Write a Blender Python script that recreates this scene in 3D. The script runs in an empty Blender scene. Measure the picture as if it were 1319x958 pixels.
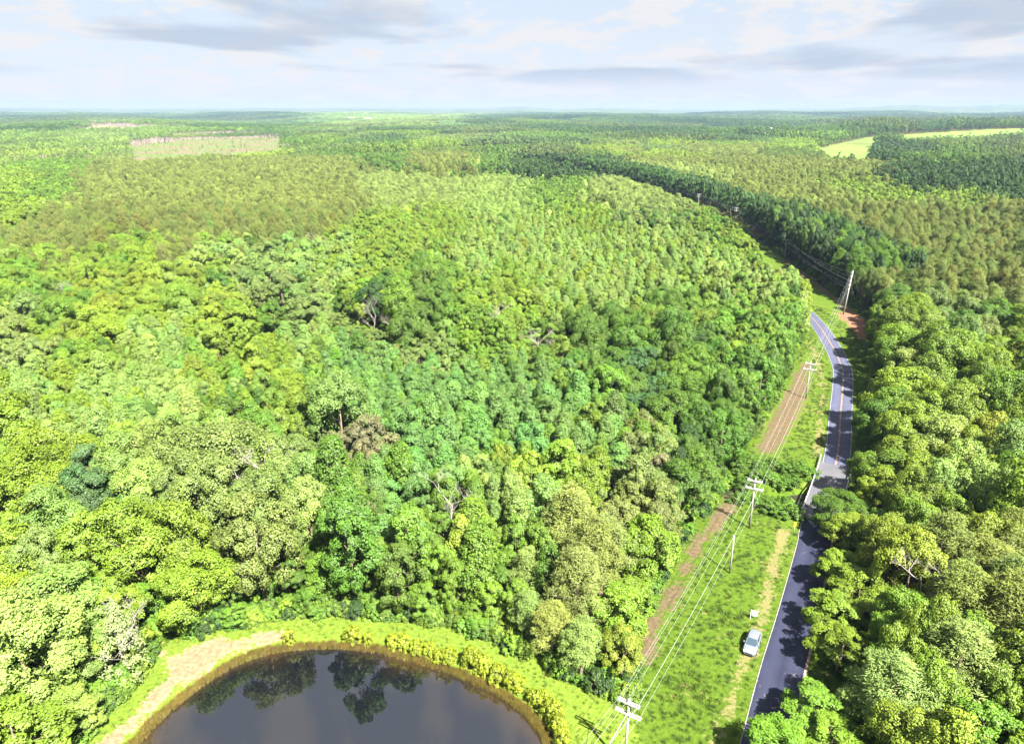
import bpy, bmesh, math, random
import numpy as np
from mathutils import Vector, Matrix

# ---------------------------------------------------------------- camera, sky, sun, exposure
SC = bpy.context.scene
COL = SC.collection
CAM_H = 70.0
F_PX = 942.0                                   # focal length in pixels of the 1319 px wide photograph
PITCH = math.atan((479.0 - 140.0) / F_PX)
cam_data = bpy.data.cameras.new("camera")
cam_data.sensor_width = 36.0
cam_data.lens = 36.0 * F_PX / 1319.0
cam_data.clip_start = 0.5
cam_data.clip_end = 80000.0
cam = bpy.data.objects.new("camera", cam_data)
COL.objects.link(cam)
cam.location = (0, 0, CAM_H)
cam.rotation_euler = (math.pi / 2 - PITCH, 0, 0)
SC.camera = cam

SUN_ELEV = math.radians(50)
SUN_DIR = Vector((math.cos(math.radians(-60)) * math.cos(SUN_ELEV), math.sin(math.radians(-60)) * math.cos(SUN_ELEV), math.sin(SUN_ELEV)))
sun_data = bpy.data.lights.new("sun", 'SUN')
sun_data.energy = 5.0
sun_data.angle = math.radians(0.6)
sun_data.color = (1.0, 0.95, 0.86)
sun = bpy.data.objects.new("sun", sun_data)
COL.objects.link(sun)
sun.location = (200, -150, 300)
sun.rotation_euler = SUN_DIR.to_track_quat('Z', 'Y').to_euler()

SC.view_settings.view_transform = 'Standard'
SC.view_settings.look = 'None'
SC.view_settings.gamma = 1.0
SC.view_settings.use_curve_mapping = False
SC.view_settings.exposure = 2.47

SC.render.engine = 'CYCLES'
SC.cycles.max_bounces = 7
SC.cycles.diffuse_bounces = 6
SC.cycles.glossy_bounces = 3
SC.cycles.transmission_bounces = 4
SC.cycles.transparent_max_bounces = 4
SC.cycles.volume_bounces = 0
SC.cycles.use_denoising = True
SC.cycles.caustics_reflective = False
SC.cycles.caustics_refractive = False


class NT:
    """tiny node-tree helper"""
    def __init__(self, nt):
        self.nt = nt
        nt.nodes.clear()
    def n(self, typ, **kw):
        nd = self.nt.nodes.new(typ)
        for k, v in kw.items():
            setattr(nd, k, v)
        return nd
    def link(self, a, b):
        self.nt.links.new(a, b)
    def put(self, sock, v):
        if hasattr(v, 'is_output'):
            self.link(v, sock)
        else:
            sock.default_value = v
    def math(self, op, a, b=None, c=None, clamp=False):
        nd = self.n('ShaderNodeMath', operation=op)
        nd.use_clamp = clamp
        self.put(nd.inputs[0], a)
        if b is not None: self.put(nd.inputs[1], b)
        if c is not None: self.put(nd.inputs[2], c)
        return nd.outputs[0]
    def vmath(self, op, a, b=None):
        nd = self.n('ShaderNodeVectorMath', operation=op)
        self.put(nd.inputs[0], a)
        if b is not None: self.put(nd.inputs[1], b)
        return nd.outputs[0]
    def noise(self, vec, scale, detail=4.0, rough=0.55, dist=0.0):
        nd = self.n('ShaderNodeTexNoise')
        if vec is not None: self.link(vec, nd.inputs['Vector'])
        nd.inputs['Scale'].default_value = scale
        nd.inputs['Detail'].default_value = detail
        nd.inputs['Roughness'].default_value = rough
        nd.inputs['Distortion'].default_value = dist
        return nd.outputs['Fac']
    def ramp(self, fac, lo, hi, a=0.0, b=1.0, smooth=True):
        nd = self.n('ShaderNodeMapRange')
        nd.interpolation_type = 'SMOOTHSTEP' if smooth else 'LINEAR'
        self.put(nd.inputs[0], fac)
        self.put(nd.inputs[1], lo); self.put(nd.inputs[2], hi)
        self.put(nd.inputs[3], a); self.put(nd.inputs[4], b)
        return nd.outputs[0]
    def mix(self, fac, a, b, mode='MIX'):
        nd = self.n('ShaderNodeMix', data_type='RGBA', blend_type=mode)
        self.put(nd.inputs[0], fac)
        for s, v in ((nd.inputs[6], a), (nd.inputs[7], b)):
            if hasattr(v, 'is_output'): self.link(v, s)
            else: s.default_value = (*v, 1.0) if len(v) == 3 else v
        return nd.outputs[2]


# world: Nishita sky with broken cloud
world = bpy.data.worlds.new("World")
SC.world = world
world.use_nodes = True
w = NT(world.node_tree)
SKY_STRENGTH = 0.05
SKY_A, SKY_B = 8.2, 6.7
sky = w.n('ShaderNodeTexSky')
sky.sky_type = 'NISHITA'
sky.sun_disc = False
sky.sun_elevation = SUN_ELEV
sky.sun_rotation = math.atan2(SUN_DIR.x, SUN_DIR.y)
sky.air_density = 1.0
sky.dust_density = 0.6
sky.ozone_density = 1.5
tc = w.n('ShaderNodeTexCoord')
sep = w.n('ShaderNodeSeparateXYZ')
w.link(tc.outputs['Generated'], sep.inputs[0])
dx, dy, dz = sep.outputs
zc = w.math('ADD', w.math('MAXIMUM', dz, 0.0), 0.035)
cu = w.math('DIVIDE', dx, zc)
cv = w.math('DIVIDE', dy, zc)
comb = w.n('ShaderNodeCombineXYZ')
w.link(cu, comb.inputs[0]); w.link(cv, comb.inputs[1])
plane = comb.outputs[0]
# sky seen as azimuth and height: broad grey-blue bases, bright cumulus heads, thin veil
az = w.math('ARCTAN2', dx, dy)
def skyvec(ka, ke, off):
    c = w.n('ShaderNodeCombineXYZ')
    w.link(w.math('MULTIPLY', az, ka), c.inputs[0]); w.link(w.math('MULTIPLY', w.math('LOGARITHM', w.math('ADD', w.math('MAXIMUM', dz, 0.0), 0.09), 2.718), ke), c.inputs[1])
    return w.vmath('ADD', c.outputs[0], off)
base_m = w.ramp(w.noise(skyvec(2.4, 2.6, (SKY_A, 1.7, 0.0)), 1.0, 6.0, 0.5, 0.25), 0.53, 0.63)
cum_m = w.ramp(w.noise(skyvec(13.0, 6.5, (11.4, SKY_B, 2.0)), 1.0, 10.0, 0.6, 0.15), 0.47, 0.57)
wisp = w.noise(w.vmath('ADD', plane, (7.0, 9.0, 4.0)), 0.5, 7.0, 0.6, 0.6)
col = w.mix(w.ramp(dz, 0.0, 0.40, 0.88, 0.85), sky.outputs[0], (2.40, 2.62, 3.0))      # pale summer haze over the blue
col = w.mix(w.math('MULTIPLY', cum_m, w.ramp(dz, -0.01, 0.02, 0.0, 0.9)), col, (3.22, 3.17, 3.14))
col = w.mix(w.math('MULTIPLY', base_m, w.ramp(dz, 0.015, 0.05, 0.0, 0.75)), col, (1.72, 2.05, 2.5))
col = w.mix(w.ramp(wisp, 0.45, 0.75, 0.0, 0.18), col, (2.95, 2.92, 2.92))
bg = w.n('ShaderNodeBackground')
w.link(col, bg.inputs[0])
bg.inputs[1].default_value = SKY_STRENGTH
out = w.n('ShaderNodeOutputWorld')
w.link(bg.outputs[0], out.inputs[0])

# ---------------------------------------------------------------- surveying helpers
CT, ST = math.cos(PITCH), math.sin(PITCH)
def P(px, py, z=0.0):
    """ground (or height z) point seen at a pixel of the photograph, as (x, y)"""
    u = (px - 659.5) / F_PX; v = (479 - py) / F_PX
    d = (u, CT + v * ST, -ST + v * CT)
    t = (z - CAM_H) / d[2]
    return (d[0] * t, d[1] * t)
def Q(x, y, z):
    zz = z - CAM_H
    Z = y * CT - zz * ST
    return 659.5 + F_PX * x / Z, 479 - F_PX * (y * ST + zz * CT) / Z, Z
def PL(pts, z=0.0):
    return [P(a, b, z) for a, b in pts]

def smooth(t):
    t = np.clip(t, 0, 1)
    return t * t * (3 - 2 * t)
def seg_dist(X, Y, line):
    """distance from points to a polyline"""
    best = np.full(np.shape(X), 1e9)
    for (ax, ay), (bx, by) in zip(line[:-1], line[1:]):
        vx, vy = bx - ax, by - ay
        L2 = vx * vx + vy * vy + 1e-9
        t = np.clip(((X - ax) * vx + (Y - ay) * vy) / L2, 0, 1)
        best = np.minimum(best, np.hypot(X - ax - t * vx, Y - ay - t * vy))
    return best
def inside(X, Y, poly):
    X = np.asarray(X, float); Y = np.asarray(Y, float)
    r = np.zeros(X.shape, bool)
    n = len(poly)
    for i in range(n):
        x1, y1 = poly[i]; x2, y2 = poly[(i + 1) % n]
        if y1 == y2: continue
        c = ((y1 > Y) != (y2 > Y)) & (X < (x2 - x1) * (Y - y1) / (y2 - y1) + x1)
        r ^= c
    return r
def signed(X, Y, poly):
    """positive inside the polygon, metres to its edge"""
    d = seg_dist(np.asarray(X, float), np.asarray(Y, float), list(poly) + [poly[0]])
    return np.where(inside(X, Y, poly), d, -d)
def resample(line, step):
    """Catmull-Rom through the points, then even steps"""
    p = np.array(line, float)
    p = np.vstack([2 * p[0] - p[1], p, 2 * p[-1] - p[-2]])
    o = []
    for i in range(1, len(p) - 2):
        n = max(2, int(np.linalg.norm(p[i + 1] - p[i]) / step))
        for k in range(n):
            t = k / n
            o.append(0.5 * ((2 * p[i]) + (-p[i - 1] + p[i + 1]) * t + (2 * p[i - 1] - 5 * p[i] + 4 * p[i + 1] - p[i + 2]) * t * t + (-p[i - 1] + 3 * p[i] - 3 * p[i + 1] + p[i + 2]) * t ** 3))
    o.append(p[-2])
    return np.array(o)
def normals2(c):
    t = np.gradient(c, axis=0)
    t /= np.linalg.norm(t, axis=1)[:, None] + 1e-9
    return np.stack([t[:, 1], -t[:, 0]], 1)          # to the right of travel

rng = np.random.default_rng(7)
random.seed(7)

# lines of the place (metres)
ROAD_LEFT = [(3, 20), (14, 41), (26.8, 66.2), (33.1, 78.5), (39.3, 89.9), (48.6, 107.6), (52.1, 114.8), (66.2, 140.3), (77.9, 165.8), (89.9, 192.6), (94.0, 204.7), (97.4, 217.4), (101.9, 238.0),
             (104.6, 256), (106.5, 275), (109, 300), (117, 355), (129, 480), (125, 560), (107, 712), (50, 872), (-20, 1010), (-90, 1120)]
rl = resample(ROAD_LEFT, 2.0)
rn = normals2(rl)
ROAD_W = 5.3
road_c = rl + rn * ROAD_W / 2
BRIDGE_Y = (115.0, 136.5)
POND = PL([(180, 958), (210, 925), (240, 899), (280, 871), (320, 850), (370, 838), (430, 835), (475, 839), (530, 852), (580, 868), (620, 885), (655, 905), (680, 925), (695, 945), (702, 958)], -0.5) + [(5, 58), (3, 48), (-5, 38), (-20, 32), (-38, 36), (-47, 48), (-47, 58)]
POND = [tuple(p) for p in resample(POND + [POND[0]], 2.5)[:-1]]
OPEN_POND = PL([(812, 905), (765, 893), (730, 878), (690, 852), (640, 825), (580, 806), (500, 797), (430, 792), (345, 800), (300, 812), (245, 818), (205, 800), (195, 845), (165, 890), (118, 935), (105, 960)]) + [(-52, 45), (-40, 15), (40, 15)]
CORR = PL([(800, 958), (812, 905), (812, 850), (815, 815), (846, 752), (880, 702), (915, 648), (932, 622), (938, 600), (955, 572), (985, 537), (1004, 500), (1018, 462), (1032, 437), (1040, 419)]) + \
    [(102, 262), (106.5, 300), (115, 355), (127, 480), (123, 560), (105, 712), (48, 868), (-24, 1006),
     (-12, 1016), (62, 878), (120, 714), (141, 562), (147, 482), (135.5, 359)] + PL([(1030, 345), (1075, 378), (1112, 403), (1130, 430), (1126, 455)]) + \
    [(104, 196), (94, 172), (80, 146), (66.5, 124), (58.5, 106), (51, 90), (42, 72), (28, 45), (17, 20)]
CREEK = PL([(925, 612), (955, 630), (985, 640), (1035, 634)]) + [(66, 128), (80, 122), (100, 118), (130, 108)]
MULCH = PL([(930, 642), (944, 628), (952, 632), (945, 655), (918, 692), (893, 735), (880, 765), (856, 800), (846, 835), (842, 850), (826, 858), (812, 840), (826, 800), (850, 765), (880, 718), (905, 680)])
MULCH2 = PL([(972, 582), (988, 545), (1010, 505), (1026, 472), (1040, 462), (1047, 470), (1040, 515), (1018, 560), (1002, 588)])
REDDIRT = PL([(1078, 404), (1090, 399), (1105, 403), (1122, 420), (1124, 438), (1108, 436), (1094, 420)])
BROWNSTRIP = PL([(1098, 404), (1070, 380), (1030, 350), (1000, 322)]) + [(142, 440)]
SAND = PL([(200, 832), (228, 840), (262, 826), (305, 822), (372, 811), (376, 819), (330, 830), (296, 842), (268, 862), (243, 882), (228, 884), (216, 864)])
PATH2 = PL([(232, 868), (205, 895), (172, 930), (135, 962)])
TRACK = PL([(1012, 680), (1000, 712), (990, 749), (985, 794), (975, 820), (957, 861), (938, 917), (923, 960)])
TRACK2 = PL([(1052, 586), (1056, 545), (1061, 505), (1056, 470), (1046, 446)])
FIELD_A = PL([(168, 190), (238, 182), (362, 178)]) + PL([(360, 193), (300, 199), (170, 209)], 14)
FIELD_A2 = PL([(96, 168), (130, 165), (178, 170), (170, 174), (120, 172)])
FIELD_B = PL([(1046, 194), (1075, 188), (1112, 183), (1330, 178), (1330, 186), (1126, 189)]) + PL([(1122, 210), (1070, 206)], 13)
FIELD_C = PL([(968, 177), (1000, 172), (1012, 176), (985, 181)])

def hills(x, y):
    x = np.asarray(x, float); y = np.asarray(y, float)
    d = np.hypot(x, y)
    a = np.arctan2(x, np.maximum(y, 1e-3))
    h = smooth((d - 1300) / 2500) * 11 * (np.sin(x / 610 + 1.0) * np.cos(y / 730) + 0.6 * np.sin(x / 260 + y / 410))
    # clump on a rise to the east, ridge behind the field
    cx, cy = 430.0, 700.0
    h = h + 9 * np.exp(-(((x - cx) / 150) ** 2 + ((y - cy) / 130) ** 2))
    h = h + 24 * np.exp(-(((x - 1250) / 650) ** 2 + ((y - 1950) / 330) ** 2))
    # far ridges close to eye level
    r = smooth((d - 5200) / 5500)
    h = h + r * (34 + 10 * np.sin(a * 17 + 0.4) + 7 * np.sin(a * 41 + 2.0) + 5 * np.sin(a * 83))
    r2 = smooth((d - 10000) / 3500)
    h = np.minimum(h + r2 * (26 + 12 * np.sin(a * 9 + 2.4) + 62 * smooth((a - 0.33) / 0.32) + 22 * smooth((-a - 0.28) / 0.3) + 6 * np.sin(a * 57 + 1)), 160.0)
    return h
def ground_z(x, y):
    x = np.asarray(x, float); y = np.asarray(y, float)
    z = hills(x, y)
    near = (np.abs(x) < 200) & (y < 320)
    if np.any(near):
        xn, yn = x[near], y[near]
        zz = z[near] + 0.06 * np.sin(xn * 0.9) * np.cos(yn * 0.7) + 0.08 * np.sin(xn * 0.31 + yn * 0.23)
        rd = seg_dist(xn, yn, road_c[::3].tolist())
        zz = zz * smooth((rd - 3.0) / 3.0) - 0.03
        sp = signed(xn, yn, POND)
        zz = zz - 1.6 * smooth((sp + 2.6) / 6.0)
        cd = seg_dist(xn, yn, CREEK)
        zz = zz - 2.2 * smooth((4.6 - cd) / 3.4)
        z = z.copy(); z[near] = zz
    return z
def gz(x, y):
    return float(ground_z(np.array([x]), np.array([y]))[0])

# ---------------------------------------------------------------- mesh helpers
def mesh_np(name, V, F, attrs=None, mats=(), smooth_shade=False, mat_index=None):
    me = bpy.data.meshes.new(name)
    V = np.asarray(V, np.float32); F = np.asarray(F, np.int32)
    k = F.shape[1]
    me.vertices.add(len(V)); me.vertices.foreach_set('co', V.ravel())
    me.loops.add(F.size); me.loops.foreach_set('vertex_index', F.ravel())
    me.polygons.add(len(F))
    me.polygons.foreach_set('loop_start', np.arange(0, F.size, k, dtype=np.int32))
    if mat_index is not None:
        me.polygons.foreach_set('material_index', np.asarray(mat_index, np.int32))
    me.polygons.foreach_set('use_smooth', np.full(len(F), smooth_shade, bool))
    for m in mats: me.materials.append(m)
    me.update(calc_edges=True)
    for nm, (typ, val) in (attrs or {}).items():
        at = me.attributes.new(nm, typ, 'POINT')
        val = np.asarray(val, np.float32)
        at.data.foreach_set('vector' if typ == 'FLOAT_VECTOR' else 'color' if typ == 'FLOAT_COLOR' else 'value', val.ravel())
    return me
def obj(name, me, parent=None, **props):
    o = bpy.data.objects.new(name, me)
    COL.objects.link(o)
    if parent is not None: o.parent = parent
    for k, v in props.items(): o[k] = v
    return o
def empty(name, loc, rz=0.0, **props):
    o = bpy.data.objects.new(name, None)
    COL.objects.link(o)
    o.empty_display_size = 0.3
    o.location = loc; o.rotation_euler = (0, 0, rz)
    for k, v in props.items(): o[k] = v
    return o

class MB:
    """collects boxes, tubes and faces into one mesh"""
    def __init__(self):
        self.v = []; self.f = []
    def face(self, pts):
        b = len(self.v); self.v += [tuple(p) for p in pts]; self.f.append(tuple(range(b, b + len(pts))))
        return self
    def box(self, c, s, rot=None):
        b = len(self.v)
        M = rot if rot is not None else Matrix.Identity(3)
        for k in range(8):
            p = Vector(((k & 1) - .5, ((k >> 1) & 1) - .5, ((k >> 2) & 1) - .5))
            p = M @ Vector((p.x * s[0], p.y * s[1], p.z * s[2])) + Vector(c)
            self.v.append(tuple(p))
        for q in ((0, 2, 3, 1), (4, 5, 7, 6), (0, 1, 5, 4), (2, 6, 7, 3), (0, 4, 6, 2), (1, 3, 7, 5)):
            self.f.append(tuple(b + i for i in q))
        return self
    def tube(self, pts, rads, n=6, caps=True):
        pts = [Vector(p) for p in pts]
        b = len(self.v)
        for i, p in enumerate(pts):
            d = (pts[min(i + 1, len(pts) - 1)] - pts[max(i - 1, 0)])
            if d.length < 1e-6: d = Vector((0, 0, 1))
            d.normalize()
            a = d.cross(Vector((0, 0, 1)) if abs(d.z) < .95 else Vector((1, 0, 0))).normalized()
            c = d.cross(a)
            r = rads[i] if hasattr(rads, '__len__') else rads
            for k in range(n):
                t = 2 * math.pi * k / n
                self.v.append(tuple(p + a * math.cos(t) * r + c * math.sin(t) * r))
        for i in range(len(pts) - 1):
            for k in range(n):
                k2 = (k + 1) % n
                self.f.append((b + i * n + k, b + i * n + k2, b + (i + 1) * n + k2, b + (i + 1) * n + k))
        if caps:
            self.f.append(tuple(b + k for k in range(n))[::-1])
            e = b + (len(pts) - 1) * n
            self.f.append(tuple(e + k for k in range(n)))
        return self
    def mesh(self, name, mat, smooth_shade=False):
        me = bpy.data.meshes.new(name)
        me.from_pydata(self.v, [], self.f)
        me.materials.append(mat)
        if smooth_shade:
            me.polygons.foreach_set('use_smooth', [True] * len(me.polygons))
        me.update()
        return me
    def build(self, name, mat, parent=None, smooth_shade=False, **props):
        return obj(name, self.mesh(name, mat, smooth_shade), parent, **props)

# ---------------------------------------------------------------- materials
def material(name):
    m = bpy.data.materials.new(name)
    m.use_nodes = True
    return m, NT(m.node_tree)
def finish(t, shader):
    o = t.n('ShaderNodeOutputMaterial')
    t.link(shader, o.inputs[0])
def principled(t, color, rough=0.8, metal=0.0, spec=0.3, normal=None):
    b = t.n('ShaderNodeBsdfPrincipled')
    if hasattr(color, 'is_output'): t.link(color, b.inputs['Base Color'])
    else: b.inputs['Base Color'].default_value = (*color, 1)
    t.put(b.inputs['Roughness'], rough)
    b.inputs['Metallic'].default_value = metal
    b.inputs['Specular IOR Level'].default_value = spec
    if normal is not None: t.link(normal, b.inputs['Normal'])
    return b
def simple(name, color, rough=0.7, metal=0.0, spec=0.3, var=0.25, scale=6.0, bump=0.0):
    m, t = material(name)
    c = t.n('ShaderNodeTexCoord').outputs['Object']
    f = t.noise(c, scale, 6.0, 0.6)
    lo = tuple(x * (1 - var) for x in color); hi = tuple(min(1, x * (1 + var)) for x in color)
    colr = t.mix(t.ramp(f, 0.3, 0.7), lo, hi)
    nrm = None
    if bump:
        b = t.n('ShaderNodeBump'); b.inputs['Strength'].default_value = bump; b.inputs['Distance'].default_value = 0.02
        t.link(f, b.inputs['Height']); nrm = b.outputs[0]
    finish(t, principled(t, colr, rough, metal, spec, nrm).outputs[0])
    return m

def leaf_material(name, translucency, rough, spec, needle=False):
    m, t = material(name)
    tint = t.n('ShaderNodeAttribute', attribute_type='INSTANCER', attribute_name='tint').outputs['Color']
    cn = t.n('ShaderNodeAttribute', attribute_type='GEOMETRY', attribute_name='cn').outputs['Vector']
    cvn = t.n('ShaderNodeAttribute', attribute_type='GEOMETRY', attribute_name='cv').outputs['Fac']
    vt = t.n('ShaderNodeVectorTransform', vector_type='NORMAL', convert_from='OBJECT', convert_to='WORLD')
    t.link(cn, vt.inputs[0])
    geo = t.n('ShaderNodeNewGeometry')
    # geometry normal faces the viewer; keep it for some leaf sparkle, soften with the clump normal
    a = t.n('ShaderNodeVectorMath', operation='SCALE'); t.link(vt.outputs[0], a.inputs[0]); a.inputs['Scale'].default_value = 1.0
    b = t.n('ShaderNodeVectorMath', operation='SCALE'); t.link(geo.outputs['Normal'], b.inputs[0]); b.inputs['Scale'].default_value = 0.8 if needle else 0.6
    nrm = t.vmath('NORMALIZE', t.vmath('ADD', a.outputs[0], b.outputs[0]))
    colr = t.mix(1.0, tint, t.mix(cvn, (0.58, 0.62, 0.68), (1.32, 1.32, 1.25)), 'MULTIPLY')
    p = principled(t, colr, rough, 0.0, spec, nrm)
    tr = t.n('ShaderNodeBsdfTranslucent')
    t.link(t.mix(1.0, colr, (1.0, 1.15, 0.6), 'MULTIPLY'), tr.inputs[0])
    t.link(nrm, tr.inputs['Normal'])
    mx = t.n('ShaderNodeMixShader'); mx.inputs[0].default_value = translucency
    t.link(p.outputs[0], mx.inputs[1]); t.link(tr.outputs[0], mx.inputs[2])
    finish(t, mx.outputs[0])
    return m
M_LEAF = leaf_material('leaf', 0.50, 0.5, 0.4)
M_NEEDLE = leaf_material('needle', 0.36, 0.6, 0.25, True)
M_BARK = simple('bark', (0.16, 0.12, 0.09), 0.9, var=0.4, scale=3.0)
M_DEADWOOD = simple('dead_wood', (0.27, 0.24, 0.22), 0.9, var=0.25, scale=2.0)
M_STEM = simple('pine_stem', (0.24, 0.19, 0.17), 0.9, var=0.25, scale=2.0)
M_POLE = simple('pole_wood', (0.26, 0.24, 0.22), 0.85, var=0.2, scale=1.5)
M_ARM = simple('crossarm_wood', (0.30, 0.29, 0.28), 0.8, var=0.2)
M_PORCELAIN = simple('porcelain', (0.75, 0.75, 0.75), 0.3, var=0.05)
M_WIRE = simple('conductor', (0.42, 0.44, 0.42), 0.5, metal=0.2, var=0.05)
M_STEEL = simple('galvanised_steel', (0.75, 0.75, 0.76), 0.5, metal=0.2, var=0.1)
M_CONCRETE = simple('concrete', (0.42, 0.40, 0.38), 0.9, var=0.3, scale=1.2)
M_WHITE = simple('white_paint', (0.42, 0.42, 0.42), 0.5, var=0.04)
M_YELLOW = simple('yellow_paint', (0.75, 0.5, 0.04), 0.5, var=0.1)
M_BLACK = simple('black_rubber', (0.02, 0.02, 0.022), 0.8, var=0.2)

# ground: colour by what grows or lies there, masks with ragged edges
def ground_material():
    m, t = material('ground')
    geo = t.n('ShaderNodeNewGeometry')
    pos = geo.outputs['Position']
    n_big = t.noise(pos, 0.02, 4, 0.55)
    n_mid = t.noise(pos, 0.25, 5, 0.6)
    n_fine = t.noise(pos, 1.6, 6, 0.65)
    n_vfine = t.noise(pos, 7.0, 4, 0.7)
    def A(nm):
        return t.n('ShaderNodeAttribute', attribute_type='GEOMETRY', attribute_name=nm).outputs['Fac']
    def edge(nm, amp=0.55):
        x = t.math('ADD', A(nm), t.math('MULTIPLY', t.math('SUBTRACT', n_fine, 0.5), amp))
        x = t.math('ADD', x, t.math('MULTIPLY', t.math('SUBTRACT', n_mid, 0.5), amp))
        return t.ramp(x, 0.38, 0.62)
    floor = t.mix(t.ramp(n_mid, 0.35, 0.65), (0.07, 0.11, 0.022), (0.13, 0.13, 0.045))
    # far country: woods seen from afar, dark and light
    cd = t.n('ShaderNodeVectorMath', operation='LENGTH'); t.link(pos, cd.inputs[0])
    far = t.ramp(cd.outputs['Value'], 3000, 6500)
    n_far = t.noise(pos, 0.006, 8, 0.65)
    floor = t.mix(far, floor, t.mix(t.ramp(n_far, 0.35, 0.65), (0.035, 0.065, 0.02), (0.095, 0.12, 0.035)))
    g1 = t.mix(t.ramp(n_fine, 0.3, 0.7), (0.036, 0.072, 0.006), (0.075, 0.120, 0.010))
    g2 = t.mix(t.ramp(n_mid, 0.3, 0.75), g1, (0.105, 0.15, 0.018))
    grass = t.mix(t.ramp(n_big, 0.45, 0.7), g1, g2)
    c = t.mix(edge('m_grass'), floor, grass)
    bank = t.mix(t.ramp(n_fine, 0.3, 0.7), (0.075, 0.135, 0.012), (0.13, 0.17, 0.022))
    c = t.mix(edge('m_bank'), c, bank)
    dry = t.mix(t.ramp(n_vfine, 0.3, 0.7), (0.11, 0.10, 0.03), (0.20, 0.165, 0.085))
    c = t.mix(t.math('MULTIPLY', edge('m_track', 2.2), 0.8), c, dry)
    mul = t.mix(t.ramp(n_fine, 0.35, 0.65), (0.062, 0.045, 0.027), (0.110, 0.082, 0.047))
    mul = t.mix(t.ramp(n_vfine, 0.45, 0.7, 0.0, 0.5), mul, (0.17, 0.125, 0.070))
    c = t.mix(edge('m_mulch', 1.7), c, mul)
    sand = t.mix(t.ramp(n_fine, 0.3, 0.7), (0.16, 0.105, 0.055), (0.26, 0.18, 0.115))
    c = t.mix(edge('m_sand', 1.6), c, sand)
    red = t.mix(t.ramp(n_fine, 0.3, 0.7), (0.14, 0.066, 0.04), (0.23, 0.125, 0.08))
    c = t.mix(edge('m_red', 1.8), c, red)
    mud = t.mix(t.ramp(n_fine, 0.3, 0.7), (0.07, 0.038, 0.011), (0.14, 0.085, 0.022))
    c = t.mix(edge('m_mud', 0.3), c, mud)
    bmp = t.n('ShaderNodeBump'); bmp.inputs['Strength'].default_value = 0.7; bmp.inputs['Distance'].default_value = 0.25
    t.link(t.math('ADD', n_fine, t.math('MULTIPLY', n_vfine, 0.4)), bmp.inputs['Height'])
    finish(t, principled(t, c, 0.95, 0, 0.1, bmp.outputs[0]).outputs[0])
    return m
M_GROUND = ground_material()

def axis(fine0, fine1, step, lo, hi, grow=1.12):
    a = list(np.arange(fine0, fine1 + step / 2, step))
    s = step; x = a[-1]
    while x < hi:
        s *= grow; x += s; a.append(min(x, hi))
    s = step; x = a[0]; b = []
    while x > lo:
        s *= grow; x -= s; b.append(max(x, lo))
    return np.array(b[::-1] + a)
XS = axis(-72, 128, 0.8, -18000, 18000)
YS = axis(52, 262, 0.8, -3000, 18000)
GX, GY = np.meshgrid(XS, YS)
gx, gy = GX.ravel(), GY.ravel()
gzv = ground_z(gx, gy)
nx, ny = len(XS), len(YS)
ii = (np.arange(ny - 1)[:, None] * nx + np.arange(nx - 1)[None, :]).ravel()
gF = np.stack([ii, ii + 1, ii + nx + 1, ii + nx], 1)
nearm = (gx > -100) & (gx < 200) & (gy > 20) & (gy < 900)
def mask(fn, soft):
    r = np.zeros(len(gx))
    r[nearm] = smooth(fn(gx[nearm], gy[nearm]) / soft * 0.5 + 0.5)
    return r
m_corr = mask(lambda x, y: signed(x, y, CORR) + 1.0, 1.5)
m_pondzone = mask(lambda x, y: signed(x, y, OPEN_POND) + 1.5, 1.5)
bank_fade = smooth((14 - np.where(nearm, seg_dist(gx, gy, [tuple(p) for p in POND] + [POND[0]]), 99)) / 6)
attrs = {
    'm_grass': ('FLOAT', np.maximum(m_corr, m_pondzone)),
    'm_bank': ('FLOAT', m_pondzone * bank_fade),
    'm_mulch': ('FLOAT', np.maximum(np.maximum(mask(lambda x, y: signed(x, y, MULCH) - .3, 3.0), mask(lambda x, y: signed(x, y, MULCH2) - .6, 3.0)), 0.75 * mask(lambda x, y: 1.8 - seg_dist(x, y, BROWNSTRIP), 2.0))),
    'm_sand': ('FLOAT', np.maximum(mask(lambda x, y: signed(x, y, SAND), 2.4), 0.8 * mask(lambda x, y: 1.3 - seg_dist(x, y, PATH2), 1.2))),
    'm_track': ('FLOAT', np.maximum(mask(lambda x, y: 0.6 - seg_dist(x, y, TRACK), 1.8), 0.7 * mask(lambda x, y: 0.9 - seg_dist(x, y, TRACK2), 1.5))),
    'm_red': ('FLOAT', mask(lambda x, y: signed(x, y, REDDIRT), 3.0)),
    'm_mud': ('FLOAT', mask(lambda x, y: signed(x, y, POND) + 0.5, 1.0)),
}
ground = obj('ground', mesh_np('ground', np.stack([gx, gy, gzv], 1), gF, attrs, [M_GROUND], True), kind='structure')

# pond and creek water
def water_material(name, deep, ior=1.45):
    m, t = material(name)
    pos = t.n('ShaderNodeNewGeometry').outputs['Position']
    n1 = t.noise(pos, 1.4, 3, 0.5); n2 = t.noise(pos, 0.10, 3, 0.5)
    bmp = t.n('ShaderNodeBump'); bmp.inputs['Strength'].default_value = 0.05; bmp.inputs['Distance'].default_value = 0.05
    t.link(n1, bmp.inputs['Height'])
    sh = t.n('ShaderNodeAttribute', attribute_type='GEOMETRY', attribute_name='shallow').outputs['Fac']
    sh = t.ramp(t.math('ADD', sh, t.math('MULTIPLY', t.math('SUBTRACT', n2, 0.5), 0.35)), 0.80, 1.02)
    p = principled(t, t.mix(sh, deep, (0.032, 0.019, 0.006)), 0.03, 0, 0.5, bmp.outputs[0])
    p.inputs['IOR'].default_value = ior
    finish(t, p.outputs[0])
    return m
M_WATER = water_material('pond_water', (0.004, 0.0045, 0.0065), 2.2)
PW = [(x, y) for x, y in POND]
cxp, cyp = np.mean(np.array(PW), axis=0)
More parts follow.
